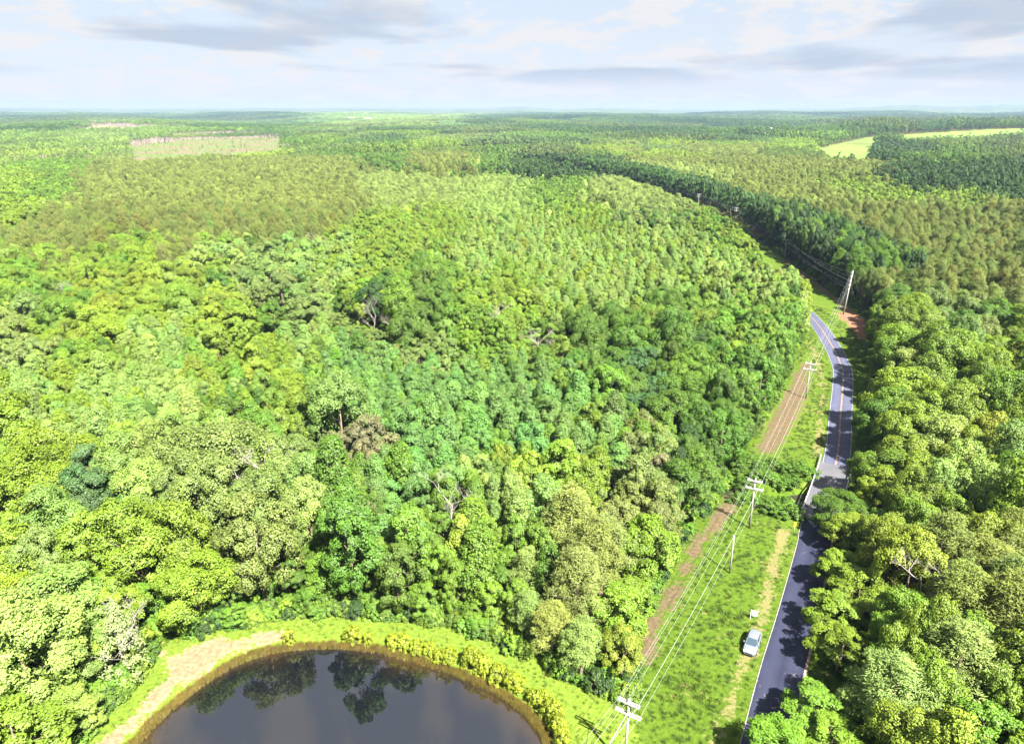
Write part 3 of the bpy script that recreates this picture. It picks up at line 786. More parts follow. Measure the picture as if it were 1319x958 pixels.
# what grows where: (px, py of the canopy, kind, colour, height, crown radius)
ANCH = [
    (40, 585, 'oak', 'yellow', 15, 5.5), (180, 600, 'oak', 'pale', 16, 5), (115, 645, 'broad', 'teal', 14, 4.2), (70, 685, 'oak', 'pale', 15, 4.6), (130, 725, 'broad', 'lime', 13, 4), (30, 740, 'oak', 'lime', 13, 4.5),
    (60, 830, 'broad', 'pale', 12, 4.3), (40, 930, 'broad', 'lime', 11, 4.5), (15, 660, 'broad', 'fresh', 13, 4), (230, 630, 'oak', 'sage', 16, 4.6), (225, 700, 'oak', 'lime', 16, 5), (330, 665, 'oak', 'sage', 18, 5.8),
    (390, 610, 'oak', 'sage', 16, 4.8), (330, 740, 'broad', 'fresh', 13, 4), (225, 770, 'broad', 'green', 9, 3), (300, 780, 'broad', 'green', 7, 2.4), (400, 755, 'broad', 'green', 8, 2.5), (430, 650, 'poplar', 'green', 17, 3.6), (450, 700, 'broad', 'green', 17, 4.4),
    (520, 685, 'broad', 'fresh', 15, 4), (500, 620, 'poplar', 'blue', 13, 3), (470, 597, 'broad', 'brown', 12, 3.2), (550, 610, 'poplar', 'blue', 13, 3), (560, 700, 'broad', 'fresh', 13, 3.2), (640, 560, 'poplar', 'blue', 12.5, 2.8), (560, 500, 'poplar', 'blue', 12.5, 2.7),
    (480, 505, 'poplar', 'blue', 12, 2.7), (430, 470, 'poplar', 'blue', 12, 2.7), (700, 520, 'poplar', 'blue', 12.5, 2.8), (620, 500, 'poplar', 'blue', 12, 2.7), (780, 560, 'poplar', 'blue', 12.5, 2.8), (830, 560, 'poplar', 'fresh', 12.5, 2.8), (600, 650, 'poplar', 'fresh', 13, 3), (710, 600, 'poplar', 'yellow', 12, 2.8),
    (690, 640, 'poplar', 'pale', 12, 2.7), (760, 630, 'poplar', 'lime', 12, 2.8), (640, 620, 'poplar', 'pale', 12.5, 2.8), (800, 650, 'broad', 'khaki', 11, 2.8), (850, 615, 'broad', 'khaki', 12, 3), (740, 690, 'pine', 'khaki', 16, 3.8), (690, 690, 'broad', 'fresh', 12, 3), (820, 720, 'broad', 'lime', 12, 3.4),
    (650, 730, 'broad', 'fresh', 10, 2.8), (560, 750, 'broad', 'fresh', 8, 2.4), (500, 745, 'broad', 'fresh', 9, 2.6), (620, 775, 'broad', 'fresh', 6, 2.0), (700, 785, 'pine', 'sage', 8, 2.1), (735, 820, 'pine', 'sage', 8, 2.1), (670, 770, 'pine', 'sage', 8, 2.1), (780, 855, 'broad', 'lime', 6, 2.2),
    (840, 690, 'poplar', 'lime', 12, 2.6), (790, 790, 'broad', 'lime', 10, 3.0), (880, 640, 'broad', 'green', 13, 3.6), (900, 590, 'broad', 'deep', 14, 3.8), (920, 550, 'oak', 'green', 14, 4.2), (890, 520, 'oak', 'green', 14, 4.2), (960, 490, 'broad', 'green', 13, 3.8), (985, 520, 'broad', 'green', 12, 3.4), (870, 460, 'oak', 'green', 15, 4.4),
    (850, 425, 'oak', 'green', 15, 4.4), (770, 430, 'oak', 'green', 14, 4), (830, 500, 'broad', 'teal', 11, 3.2), (720, 440, 'broad', 'fresh', 11, 3), (600, 405, 'broad', 'fresh', 11, 3.2), (535, 385, 'oak', 'green', 15, 4.3), (570, 440, 'broad', 'sage', 9, 2.8), (660, 440, 'broad', 'fresh', 8, 2.6), (960, 430, 'broad', 'fresh', 13, 3.4), (1010, 420, 'broad', 'fresh', 13, 3.4),
    (60, 540, 'poplar', 'pale', 12, 3), (150, 520, 'poplar', 'pale', 12, 2.8), (250, 520, 'poplar', 'pale', 12, 2.8), (300, 545, 'poplar', 'green', 12, 2.8), (380, 560, 'broad', 'khaki', 12, 3.2), (330, 520, 'poplar', 'fresh', 12, 2.8), (100, 480, 'poplar', 'lime', 11, 2.8), (250, 470, 'poplar', 'lime', 11, 2.8), (220, 440, 'poplar', 'pale', 12, 2.9),
    (350, 480, 'poplar', 'lime', 11, 2.7), (400, 510, 'poplar', 'fresh', 12, 2.7), (30, 480, 'poplar', 'pale', 11, 2.8), (180, 380, 'oak', 'yellow', 13, 4.2), (230, 370, 'oak', 'yellow', 13, 4.2), (110, 420, 'oak', 'yellow', 12, 4), (60, 375, 'oak', 'fresh', 14, 4.4), (30, 430, 'broad', 'sage', 12, 3.4), (170, 328, 'oak', 'lime', 14, 4.8), (110, 350, 'oak', 'yellow', 13, 4.2),
    (30, 350, 'oak', 'lime', 14, 4.2), (280, 330, 'broad', 'pale', 13, 3.6), (320, 350, 'broad', 'sage', 13, 3.4), (400, 390, 'broad', 'sage', 12, 3.4), (420, 345, 'broad', 'pale', 12, 3.2), (300, 400, 'broad', 'yellow', 12, 3.4), (350, 420, 'broad', 'yellow', 2.6, 2.1), (325, 408, 'broad', 'lime', 2.8, 2.1), (372, 405, 'broad', 'yellow', 2.8, 2.1), (310, 430, 'broad', 'lime', 4.0, 2.3), (450, 400, 'broad', 'sage', 4.5, 2.3), (580, 425, 'broad', 'fresh', 5, 2.4), (700, 425, 'broad', 'sage', 5.5, 2.4), (390, 440, 'poplar', 'pale', 10, 2.6),
    (480, 360, 'broad', 'lime', 11, 3), (500, 330, 'broad', 'lime', 11, 2.8), (600, 330, 'poplar', 'pale', 10.5, 2.5), (700, 310, 'poplar', 'pale', 10.5, 2.4), (800, 310, 'poplar', 'pale', 10.5, 2.4), (650, 370, 'poplar', 'lime', 10.5, 2.5), (750, 370, 'poplar', 'pale', 10.5, 2.5), (850, 370, 'poplar', 'pale', 10.5, 2.5), (950, 350, 'poplar', 'pale', 11.5, 2.7), (1000, 370, 'poplar', 'pale', 12, 2.8),
    (900, 310, 'poplar', 'pale', 10.5, 2.5), (560, 290, 'poplar', 'lime', 10.5, 2.5), (470, 290, 'broad', 'lime', 11, 2.8), (650, 275, 'poplar', 'pale', 10.5, 2.5), (760, 275, 'poplar', 'lime', 11, 2.5), (550, 240, 'pine', 'khaki', 11, 2.4), (640, 245, 'pine', 'sage', 11, 2.4), (490, 240, 'pine', 'khaki', 12, 2.4), (720, 250, 'broad', 'fresh', 12, 2.8), (850, 270, 'broad', 'sage', 13, 3),
    (870, 245, 'pine', 'khaki', 17, 3.2), (810, 255, 'pine', 'khaki', 15, 3), (930, 290, 'broad', 'fresh', 13, 3.2), (970, 315, 'broad', 'lime', 12, 3),
    (500, 203, 'broad', 'green', 19, 4), (570, 205, 'pine', 'olive', 19, 3.4), (640, 205, 'broad', 'green', 19, 4), (690, 208, 'broad', 'deep', 19, 4), (460, 190, 'broad', 'green', 17, 4),
    (1165, 395, 'oak', 'green', 15, 4.8), (1240, 415, 'oak', 'sage', 15, 4.2), (1290, 425, 'broad', 'lime', 14, 3.8), (1150, 445, 'oak', 'lime', 15, 5), (1180, 485, 'oak', 'lime', 16, 5), (1250, 500, 'oak', 'lime', 15, 4.5), (1295, 520, 'oak', 'lime', 15, 4.5), (1130, 530, 'oak', 'fresh', 14, 4.4), (1115, 590, 'oak', 'fresh', 13, 4.2), (1180, 560, 'oak', 'yellow', 15, 4.6),
    (1250, 580, 'oak', 'yellow', 15, 4.6), (1300, 600, 'oak', 'lime', 15, 4.5), (1150, 640, 'oak', 'yellow', 14, 4.4), (1095, 650, 'oak', 'yellow', 13, 4.2), (1230, 640, 'oak', 'pale', 15, 4.5), (1085, 720, 'oak', 'yellow', 12, 4.2), (1150, 710, 'oak', 'yellow', 14, 4.4), (1230, 700, 'oak', 'yellow', 15, 4.4), (1240, 775, 'pine', 'olive', 15, 4), (1300, 770, 'pine', 'olive', 15, 4),
    (1130, 790, 'oak', 'yellow', 13, 4.2), (1080, 800, 'broad', 'yellow', 11, 3.6), (1080, 860, 'broad', 'yellow', 11, 3.8), (1150, 880, 'oak', 'yellow', 14, 3.8), (1230, 870, 'oak', 'yellow', 14, 3.8), (1290, 870, 'broad', 'lime', 12, 3.6), (1030, 910, 'broad', 'fresh', 10, 3.6), (1260, 935, 'broad', 'fresh', 12, 3.8), (1110, 935, 'oak', 'yellow', 13, 3.6), (1180, 820, 'oak', 'yellow', 14, 3.6),
    (1150, 330, 'pine', 'olive', 15, 2.6), (1250, 330, 'pine', 'olive', 15, 2.6), (1100, 290, 'pine', 'olive', 15, 2.6), (1200, 285, 'pine', 'olive', 15, 2.6), (1000, 240, 'pine', 'olive', 15, 2.6), (950, 215, 'pine', 'olive', 15, 2.6), (1300, 300, 'pine', 'olive', 15, 2.6), (1290, 370, 'pine', 'olive', 15, 2.7), (1200, 360, 'pine', 'olive', 15, 2.7), (1120, 350, 'pine', 'olive', 15, 2.7),
    (1080, 315, 'pine', 'olive', 15, 2.7), (880, 205, 'pine', 'olive', 15, 2.6), (800, 195, 'pine', 'olive', 15, 2.6), (1040, 265, 'pine', 'olive', 15, 2.6), (1090, 240, 'broad', 'lime', 13, 3.2), (1150, 252, 'broad', 'lime', 13, 3.2), (1240, 262, 'broad', 'lime', 13, 3.2), (1035, 300, 'broad', 'fresh', 14, 3.2), (740, 200, 'broad', 'deep', 17, 3.6), (940, 258, 'pine', 'olive', 16, 2.7),
    (100, 300, 'pine', 'olive', 15, 2.5), (200, 285, 'pine', 'olive', 15, 2.5), (300, 255, 'pine', 'olive', 15, 2.5), (400, 245, 'pine', 'olive', 15, 2.5), (250, 220, 'pine', 'olive', 15, 2.5), (160, 240, 'pine', 'olive', 15, 2.5), (420, 275, 'pine', 'olive', 15, 2.5), (50, 320, 'pine', 'olive', 15, 2.5), (350, 215, 'pine', 'olive', 15, 2.5), (330, 290, 'pine', 'olive', 15, 2.5), (430, 210, 'pine', 'olive', 15, 2.6), (240, 310, 'pine', 'olive', 15, 2.5),
    (20, 230, 'broad', 'lime', 13, 3.6), (70, 240, 'broad', 'fresh', 13, 3.6), (20, 285, 'broad', 'lime', 13, 3.6), (60, 215, 'broad', 'fresh', 13, 3.4),
    (1150, 195, 'oak', 'deep', 20, 5.5), (1220, 205, 'oak', 'green', 18, 5), (1290, 195, 'oak', 'olive', 18, 5), (1200, 228, 'oak', 'deep', 18, 4.8), (1290, 232, 'oak', 'deep', 18, 4.8), (1110, 222, 'pine', 'olive', 14, 2.8),
    (20, 196, 'thin', 'khaki', 15, 3), (75, 194, 'thin', 'khaki', 15, 3), (130, 194, 'thin', 'khaki', 15, 3), (40, 188, 'thin', 'sage', 16, 3), (110, 186, 'thin', 'sage', 16, 3), (150, 162, 'thin', 'sage', 17, 3.4), (240, 160, 'thin', 'green', 17, 3.4), (300, 163, 'thin', 'green', 17, 3.4), (220, 178, 'thin', 'sage', 16, 3), (330, 176, 'thin', 'green', 16, 3),
    (60, 160, 'broad', 'green', 16, 4), (380, 165, 'broad', 'fresh', 16, 4), (430, 172, 'pine', 'olive', 16, 4), (520, 170, 'broad', 'green', 18, 4.5), (600, 180, 'broad', 'sage', 18, 4.5), (680, 170, 'broad', 'green', 18, 4.5), (760, 175, 'broad', 'green', 17, 4.5), (850, 172, 'broad', 'deep', 18, 4.5), (930, 170, 'broad', 'green', 18, 4.5), (1000, 190, 'pine', 'olive', 15, 3), (1060, 175, 'broad', 'fresh', 17, 4.5),
    (1150, 160, 'oak', 'teal', 24, 5.5), (1250, 160, 'oak', 'teal', 24, 5.5), (1110, 165, 'oak', 'teal', 22, 5.5), (820, 158, 'broad', 'green', 18, 5), (700, 155, 'broad', 'green', 18, 5), (500, 155, 'pine', 'sage', 18, 5), (300, 150, 'broad', 'green', 18, 5), (100, 150, 'broad', 'green', 18, 5), (950, 155, 'broad', 'deep', 18, 5), (1050, 155, 'broad', 'green', 18, 5), (1200, 145, 'broad', 'green', 18, 5),
]
AX = np.array([a[0] for a in ANCH], float); AY = np.array([a[1] for a in ANCH], float)
def metric(px, py, i=None):
    # rows near the horizon are packed more closely than columns
    return px, np.log(np.maximum(py - 128.0, 4.0)) * 330.0
AMX, AMY = metric(AX, AY)
def stand_at(x, y):
    """index of the stand each ground point belongs to"""
    px, py, _ = Q(x, y, hills(x, y) + 10.0)
    mx, my = metric(px, py)
    mx = mx + rng.normal(0, 13, len(mx)); my = my + rng.normal(0, 13, len(my))
    best = np.zeros(len(x), int); bd = np.full(len(x), 1e18)
    for i in range(len(ANCH)):
        d = (mx - AMX[i]) ** 2 + (my - AMY[i]) ** 2
        u = d < bd
        bd[u] = d[u]; best[u] = i
    return best

def is_open(x, y, R=0.0):
    """open ground: corridor, pond clearing, fields"""
    a = (signed(x, y, CORR) > -0.55 * R) | (signed(x, y, OPEN_POND) > -0.45 * R)
    a |= seg_dist(x, y, CREEK[:4]) < 3.5
    return a

# ---- near woods (to ~430 m): one by one, variable spacing
trees = []     # x, y, kind, colour name, tint, height, radius, rot, variant
hash_ = {}
CELL = 6.0
def clash(x, y, R, slack):
    cx, cy = int(x // CELL), int(y // CELL)
    for i in range(cx - 2, cx + 3):
        for j in range(cy - 2, cy + 3):
            for (ox, oy, oR) in hash_.get((i, j), ()):
                if (x - ox) ** 2 + (y - oy) ** 2 < (slack * (R + oR)) ** 2:
                    return True
    return False
def add_hash(x, y, R):
    hash_.setdefault((int(x // CELL), int(y // CELL)), []).append((x, y, R))
def jit(name, amt=0.10):
    c = np.array(PAL[name][0])
    f = rng.lognormal(0, amt)
    return tuple(np.clip(c * f * (1 + rng.normal(0, 0.06, 3) * np.array([1.2, 0.5, 1.0])), 0.004, 0.5))
def plant(x, y, kind, colour, h, R, extra=None):
    trees.append(dict(x=x, y=y, kind=kind, col=colour, tint=jit(colour), h=h, R=R, rot=rng.uniform(0, 6.28), var=int(rng.integers(0, 99)), **(extra or {})))
    add_hash(x, y, R)

# landmarks first: (px, py of crown middle, kind, colour, height, radius)
LAND = [
    (62, 590, 'oak', 'yellow', 15, 6.0), (185, 585, 'oak', 'pale', 16, 4.8), (118, 640, 'broad', 'teal', 14, 4.4), (70, 670, 'oak', 'pale', 15, 4.8), (235, 628, 'oak', 'sage', 16, 4.6), (230, 690, 'oak', 'lime', 16, 4.9), (330, 690, 'oak', 'sage', 17, 5.4), (350, 610, 'oak', 'sage', 17, 5.0), (400, 625, 'oak', 'sage', 16, 4.2),
    (450, 690, 'broad', 'green', 18, 4.6), (525, 690, 'broad', 'fresh', 15, 3.8), (470, 596, 'broad', 'brown', 13, 3.0), (735, 672, 'pine', 'khaki', 16, 3.8), (815, 715, 'broad', 'lime', 12, 3.2), (720, 598, 'poplar', 'yellow', 12.5, 3.0), (760, 622, 'poplar', 'lime', 12.5, 3.0), (850, 610, 'broad', 'brown', 12, 2.6),
    (535, 385, 'oak', 'green', 16, 4.6), (850, 430, 'oak', 'green', 15, 4.6), (770, 435, 'oak', 'green', 14, 4.2), (172, 328, 'oak', 'lime', 15, 5.2), (235, 375, 'oak', 'yellow', 13, 4.4), (60, 375, 'oak', 'fresh', 14, 4.6), (65, 393, 'poplar', 'fresh', 9, 2.8),
    (1170, 395, 'oak', 'green', 15, 5.4), (1160, 445, 'oak', 'yellow', 16, 5.6), (1190, 490, 'oak', 'lime', 16, 5.4), (1130, 540, 'oak', 'green', 13, 4.4), (1240, 775, 'pine', 'olive', 15, 4.2), (1300, 765, 'pine', 'olive', 15, 4.0), (1112, 740, 'oak', 'yellow', 11, 4.6), (1100, 655, 'oak', 'yellow', 12, 4.2), (1150, 690, 'oak', 'yellow', 14, 4.4),
    (1060, 640, 'oak', 'green', 9, 4.2), (1240, 610, 'oak', 'pale', 15, 4.6), (1055, 890, 'broad', 'fresh', 10, 3.8), (1012, 940, 'broad', 'fresh', 9, 3.8), (1075, 930, 'broad', 'fresh', 10, 3.8), (1150, 880, 'pine', 'khaki', 14, 4.0), (1235, 850, 'pine', 'khaki', 14, 4.2), (1088, 810, 'broad', 'yellow', 10, 3.6), (1082, 710, 'broad', 'yellow', 10, 3.4), (1075, 765, 'broad', 'yellow', 10, 3.4),
]
for px, py, k, c, h, R in LAND:
    x, y = P(px, py, h * 0.68)
    if px == 1060: x += 2.5
    plant(x, y, k, c, h, R, {'mark': True})
CEDAR = P(165, 875)
add_hash(*CEDAR, 3.0)
# bare and dead trees: (px, py of foot or middle, height, style)
DEAD = [(410, 322, 13, 'bare greyish-pink broadleaf tree standing above the pale young wood'), (512, 430, 10, 'whitish dead snag with several upright limbs in the middle of the wood'), (480, 415, 9, 'grey leafless tree next to the whitish snags in the wood'),
        (640, 412, 12, 'slender bleached dead trunk standing alone in the wood'), (690, 450, 8, 'small greyish-pink leafless tree in the middle of the wood'), (930, 462, 9, 'grey-white spreading dead crown near the road verge'),
        (575, 670, 11, 'grey leafless tree between green crowns above the pond'), (595, 690, 9, 'brownish leafless sapling next to the grey leafless tree'), (88, 385, 10, 'white dead trunk among yellow-green trees near the pine stand'),
        (1200, 770, 12, 'pale dead tree among lime crowns east of the road'), (340, 640, 15, 'bleached dead limbs poking out of a big sage oak'), (720, 470, 8, 'thin grey dead tree at the edge of the blue-green trees')]
for px, py, h, _ in DEAD:
    add_hash(*P(px, py, h * 0.6), 2.6)

cand_n = 95000
# candidates spread over the wedge in view (and a margin) out to 450 m
cy_ = np.sqrt(rng.uniform(35.0 ** 2, 450.0 ** 2, cand_n)); cx_ = rng.uniform(-0.86, 0.86, cand_n) * (cy_ + 22)
front = np.argsort(rng.uniform(0, 1, cand_n))
cx_, cy_ = cx_[front], cy_[front]
st = stand_at(cx_, cy_)
Rr = np.array([a[5] * (0.86 if a[2] == 'poplar' else 1.0) for a in ANCH])[st] * rng.uniform(0.68, 1.38, cand_n)
ok = ~is_open(cx_, cy_, 0.0)
sc_, so_ = signed(cx_, cy_, CORR), signed(cx_, cy_, OPEN_POND)
ok &= (sc_ < -0.35 * Rr) & (so_ < -0.3 * Rr)
for i in np.nonzero(ok)[0]:
    a = ANCH[st[i]]
    kind = 'pine' if a[2] == 'thin' else a[2]
    R = Rr[i]
    x, y = cx_[i], cy_[i]
    if kind == 'poplar' and rng.uniform() < .16: kind = 'broad'; R *= rng.uniform(.95, 1.35)
    slack = {'oak': 0.60, 'broad': 0.58, 'poplar': 0.58, 'pine': 0.62}[kind]
    if clash(x, y, R, slack): continue
    h = a[4] * rng.uniform(0.78, 1.16) * (R / a[5]) ** 0.5
    # some mixture inside a stand
    c = a[3]
    q = rng.uniform()
    if kind != 'pine' and q < 0.15:
        c = {'yellow': 'lime', 'lime': 'fresh', 'pale': 'lime', 'sage': 'green', 'fresh': 'lime', 'green': 'fresh', 'deep': 'green', 'blue': 'fresh', 'teal': 'green', 'khaki': 'sage', 'brown': 'khaki'}.get(c, c)
    elif kind != 'pine' and q < 0.20:
        c = {'lime': 'pale', 'pale': 'green', 'blue': 'green', 'fresh': 'green', 'green': 'deep', 'yellow': 'pale', 'sage': 'khaki'}.get(c, c)
    if y > 270 and -sc_[i] < 30 and x > np.interp(y, rl[:, 1][:300], rl[:, 0][:300]) + 5:
        h = rng.uniform(16, 20); R = max(R, 3.0); kind = 'broad' if q < .6 else kind; c = 'deep' if q < .7 else 'green'  # dark tint stands in for shade on the wood edge facing the road
    if 150 < y < 262 and -sc_[i] < 12 and x < np.interp(y, rl[:, 1][:300], rl[:, 0][:300]): h = max(h, rng.uniform(14, 17)); R = max(R, 3.2)
    edge_d = min(-sc_[i], -so_[i])
    if edge_d < 4 and kind != 'pine' and y < 150:           # the wood's skirt is lower
        h *= 0.62 + 0.09 * edge_d
    plant(x, y, kind, c, h, R)
print('near trees', len(trees))

KIND_NAME = {'broad': 'broadleaf_tree', 'oak': 'spreading_tree', 'poplar': 'cone_crowned_tree', 'pine': 'pine_tree'}
KIND_TEXT = {'broad': 'round-crowned tree', 'oak': 'spreading tree', 'poplar': 'cone-crowned tree', 'pine': 'pine'}
ONES = 'zero one two three four five six seven eight nine ten eleven twelve thirteen fourteen fifteen sixteen seventeen eighteen nineteen'.split()
TENS = 'x x twenty thirty forty fifty sixty seventy eighty ninety'.split()
def number_words(n):
    n = int(n)
    if n >= 100: return 'ninety-nine'
    return ONES[n] if n < 20 else TENS[n // 10] + ('-' + ONES[n % 10] if n % 10 else '')
def region_text(t):
    x, y = t['x'], t['y']
    s = float(np.interp(y, rl[:400, 1], rl[:400, 0]))
    if x > s: return 'east of the road'
    dp = float(seg_dist(np.array([x]), np.array([y]), [tuple(p) for p in POND] + [POND[0]])[0])
    if dp < 24: return 'near the pond'
    if s - x < 22: return 'by the road verge'
    if y > 250: return 'far up the wood'
    return 'within the wood'
tX = np.array([t['x'] for t in trees]); tY = np.array([t['y'] for t in trees])
t_d = seg_dist(tX, tY, road_c[::2].tolist()) - ROAD_W / 2
t_r = tX > np.interp(tY, road_c[:300, 1], road_c[:300, 0])
for t, d, east in zip(trees, t_d, t_r):
    if east and t['y'] < 121 and d < 14:
        cap = max(4.2, (d + 1.6 - 0.25 * t['R']) / 0.78)
        if t['h'] > cap:
            t['h'] = max(cap, 6.5) if t.get('mark') else cap
            if not t.get('mark'): t['R'] = min(t['R'], max(2.2, 0.48 * cap))
for t in trees:
    t['z'] = gz(t['x'], t['y'])
    px, py, Z = Q(t['x'], t['y'], t['z'] + t['h'] * 0.7)
    t['px'], t['py'], t['Z'] = px, py, Z
    # how large it shows
    t['show'] = (t['R'] * t['h']) / Z ** 2 if (2 < px < 1317 and 100 < py < 962) else 0.0
def tree_label(t, da=0, dd=0):
    a_, d_ = min(99, max(1, round(t['px'] / 13.19) + da)), min(99, max(1, round(t['py'] / 9.58) + dd))
    return '%s %s %s, %s percent across, %s percent down the photo' % (PAL[t['col']][1], KIND_TEXT[t['kind']], region_text(t), number_words(a_), number_words(d_))
SINGLE = []
used_labels = set()
for k in KIND_NAME:
    lst = sorted([t for t in trees if t['kind'] == k and t['show'] > 0], key=lambda t: -t['show'])
    got = 0
    for t in lst:
        lab = tree_label(t)
        if lab in used_labels and t['show'] > lst[min(250, len(lst) - 1)]['show']:
            for da, dd in ((1, 0), (0, 1), (-1, 0), (0, -1)):
                lab = tree_label(t, da, dd)
                if lab not in used_labels: break
        if lab in used_labels: continue
        used_labels.add(lab)
        t['label'] = lab; t['single'] = True; SINGLE.append(t); got += 1
        if got >= 295: break
REST = [t for t in trees if not t.get('single')]
print('single trees', len(SINGLE), 'rest', len(REST))
for t in SINGLE:
    H, R, cb = SHAPES[t['kind']]
    protos = PROTO[t['kind'], 0]
    tm, cm = protos[t['var'] % len(protos)]
    lab = t['label']
    e = empty(KIND_NAME[t['kind']], (t['x'], t['y'], t['z']), t['rot'], label=lab, category='tree' if t['kind'] != 'pine' else 'pine tree',
              group={'broad': 'round-crowned trees of the wood', 'oak': 'spreading trees of the wood', 'poplar': 'cone-crowned young trees of the wood', 'pine': 'pine trees of the stands'}[t['kind']])
    s = (t['R'] / R, t['R'] / R, t['h'] / H)
    for nm, me in (('trunk', tm), ('crown', cm)):
        o = obj(nm, me, e)
        o.scale = s
        if nm == 'crown': o['tint'] = [float(v) for v in t['tint']]

MESH_CACHE = {}
def scatter(name, items, lod, label, category):
    """items: dicts like trees; one object"""
    kinds = sorted({t['kind'] for t in items})
    meshes, first, cnt = [], {}, {}
    for k in kinds:
        n = len(PROTO[k, lod])
        first[k], cnt[k] = len(meshes), n
        for q in range(n):
            if (k, lod, q) not in MESH_CACHE: MESH_CACHE[k, lod, q] = joined(k, lod, q)
            meshes.append(MESH_CACHE[k, lod, q])
    pts = [(t['x'], t['y'], t['z']) for t in items]
    idx = [first[t['kind']] + t['var'] % cnt[t['kind']] for t in items]
    scl = [(t['R'] / SHAPES[t['kind']][1], t['R'] / SHAPES[t['kind']][1], t['h'] / SHAPES[t['kind']][0]) for t in items]
    return gn_instancer(name, pts, meshes, idx, scl, np.array([t['rot'] for t in items]), [t['tint'] for t in items], label=label, category=category)
scatter('deeper_wood', REST, 0, 'mass of smaller tree crowns filling the wood behind the nearer trees', 'woodland')

# ---- beyond 440 m: woods by the thousand
fx, fy, fs = [], [], []
for d0, d1, cell in ((430, 950, 4.8), (950, 2000, 7.5), (2000, 4000, 13.0), (4000, 7800, 24.0)):
    gx_ = np.arange(-0.86 * d1 - 30, 0.86 * d1 + 30, cell); gy_ = np.arange(d0 * 0.75, d1, cell)
    X, Y = np.meshgrid(gx_, gy_)
    X = X.ravel() + rng.uniform(-0.42, 0.42, X.size) * cell; Y = Y.ravel() + rng.uniform(-0.42, 0.42, Y.size) * cell
    if d0 == 430: k = (Y > 446) & (Y < d1)
    else: k = (Y > d0) & (Y <= d1)
    k &= np.abs(X) < 0.84 * Y + 40
    fx.append(X[k]); fy.append(Y[k]); fs.append(np.full(k.sum(), cell))
fx, fy, fs = np.concatenate(fx), np.concatenate(fy), np.concatenate(fs)
blk = signed(fx, fy, CORR) > -1.5
scrub = np.zeros(len(fx), bool)
for fld in (FIELD_A, FIELD_A2, FIELD_B, FIELD_C):
    ins = inside(fx, fy, fld)
    if fld is FIELD_A or fld is FIELD_A2:
        keep = ins & (rng.uniform(0, 1, len(fx)) < 0.30)
        scrub |= keep; ins &= ~keep
    blk |= ins
fx, fy, fs, scrub = fx[~blk], fy[~blk], fs[~blk], scrub[~blk]
fst = stand_at(fx, fy)
akind = np.array([{'oak': 1, 'broad': 0, 'poplar': 2, 'pine': 3, 'thin': 4}[a[2]] for a in ANCH])[fst]
ah = np.array([a[4] for a in ANCH], float)[fst]; aR = np.array([a[5] for a in ANCH], float)[fst]
at_ = np.array([PAL[a[3]][0] for a in ANCH])[fst]
n = len(fx)
# beyond the near stands the country is a patchwork of woods of different age and kind
farm = fy > 930
ns = 420
sy2 = 900 * (8200 / 900.0) ** rng.uniform(0, 1, ns); sx2 = rng.uniform(-.9, .9, ns) * sy2
cell_of = np.zeros(n, int); bd_ = np.full(n, 1e18)
wx2 = fx + 60 * np.sin(fy / 130) ; wy2 = fy + 60 * np.sin(fx / 150)
for q in range(ns):
    d2 = ((wx2 - sx2[q]) / sy2[q]) ** 2 + 0.16 * ((wy2 - sy2[q]) / sy2[q]) ** 2
    u = d2 < bd_; bd_[u] = d2[u]; cell_of[u] = q
FARC = [PAL[c][0] for c in ('green', 'fresh', 'deep', 'olive', 'sage', 'green', 'teal', 'lime', 'deep')]
cpick = rng.integers(0, len(FARC), ns); chgt = rng.uniform(0.55, 1.25, ns); ckind = rng.integers(0, 3, ns)
alt = np.array(FARC)[cpick[cell_of]]
at_ = np.where(farm[:, None], 0.45 * at_ + 0.55 * alt, at_)
ah = np.where(farm, ah * chgt[cell_of], ah)
at_ = at_ * rng.lognormal(0, 0.20, n)[:, None]
rc_far = road_c[::6]
rd_far = seg_dist(fx, fy, rc_far[rc_far[:, 1] > 380].tolist())
near_c = (rd_far < 45) & (fy < 880)
xr = np.interp(fy, road_c[200:, 1], road_c[200:, 0])
wall = near_c & (fx > xr) & (rd_far < 32)
low = near_c & (fx < xr)
ah = np.where(wall, 18.0, np.where(low, 10.0, ah))
akind = np.where(wall, 0, np.where((akind == 2) & (rng.uniform(0, 1, n) < .2), 0, akind))
at_ = np.where(wall[:, None], np.array(PAL['deep'][0]) * rng.uniform(.9, 2.0, n)[:, None], at_)  # shade of the wood's edge put into the leaf tint
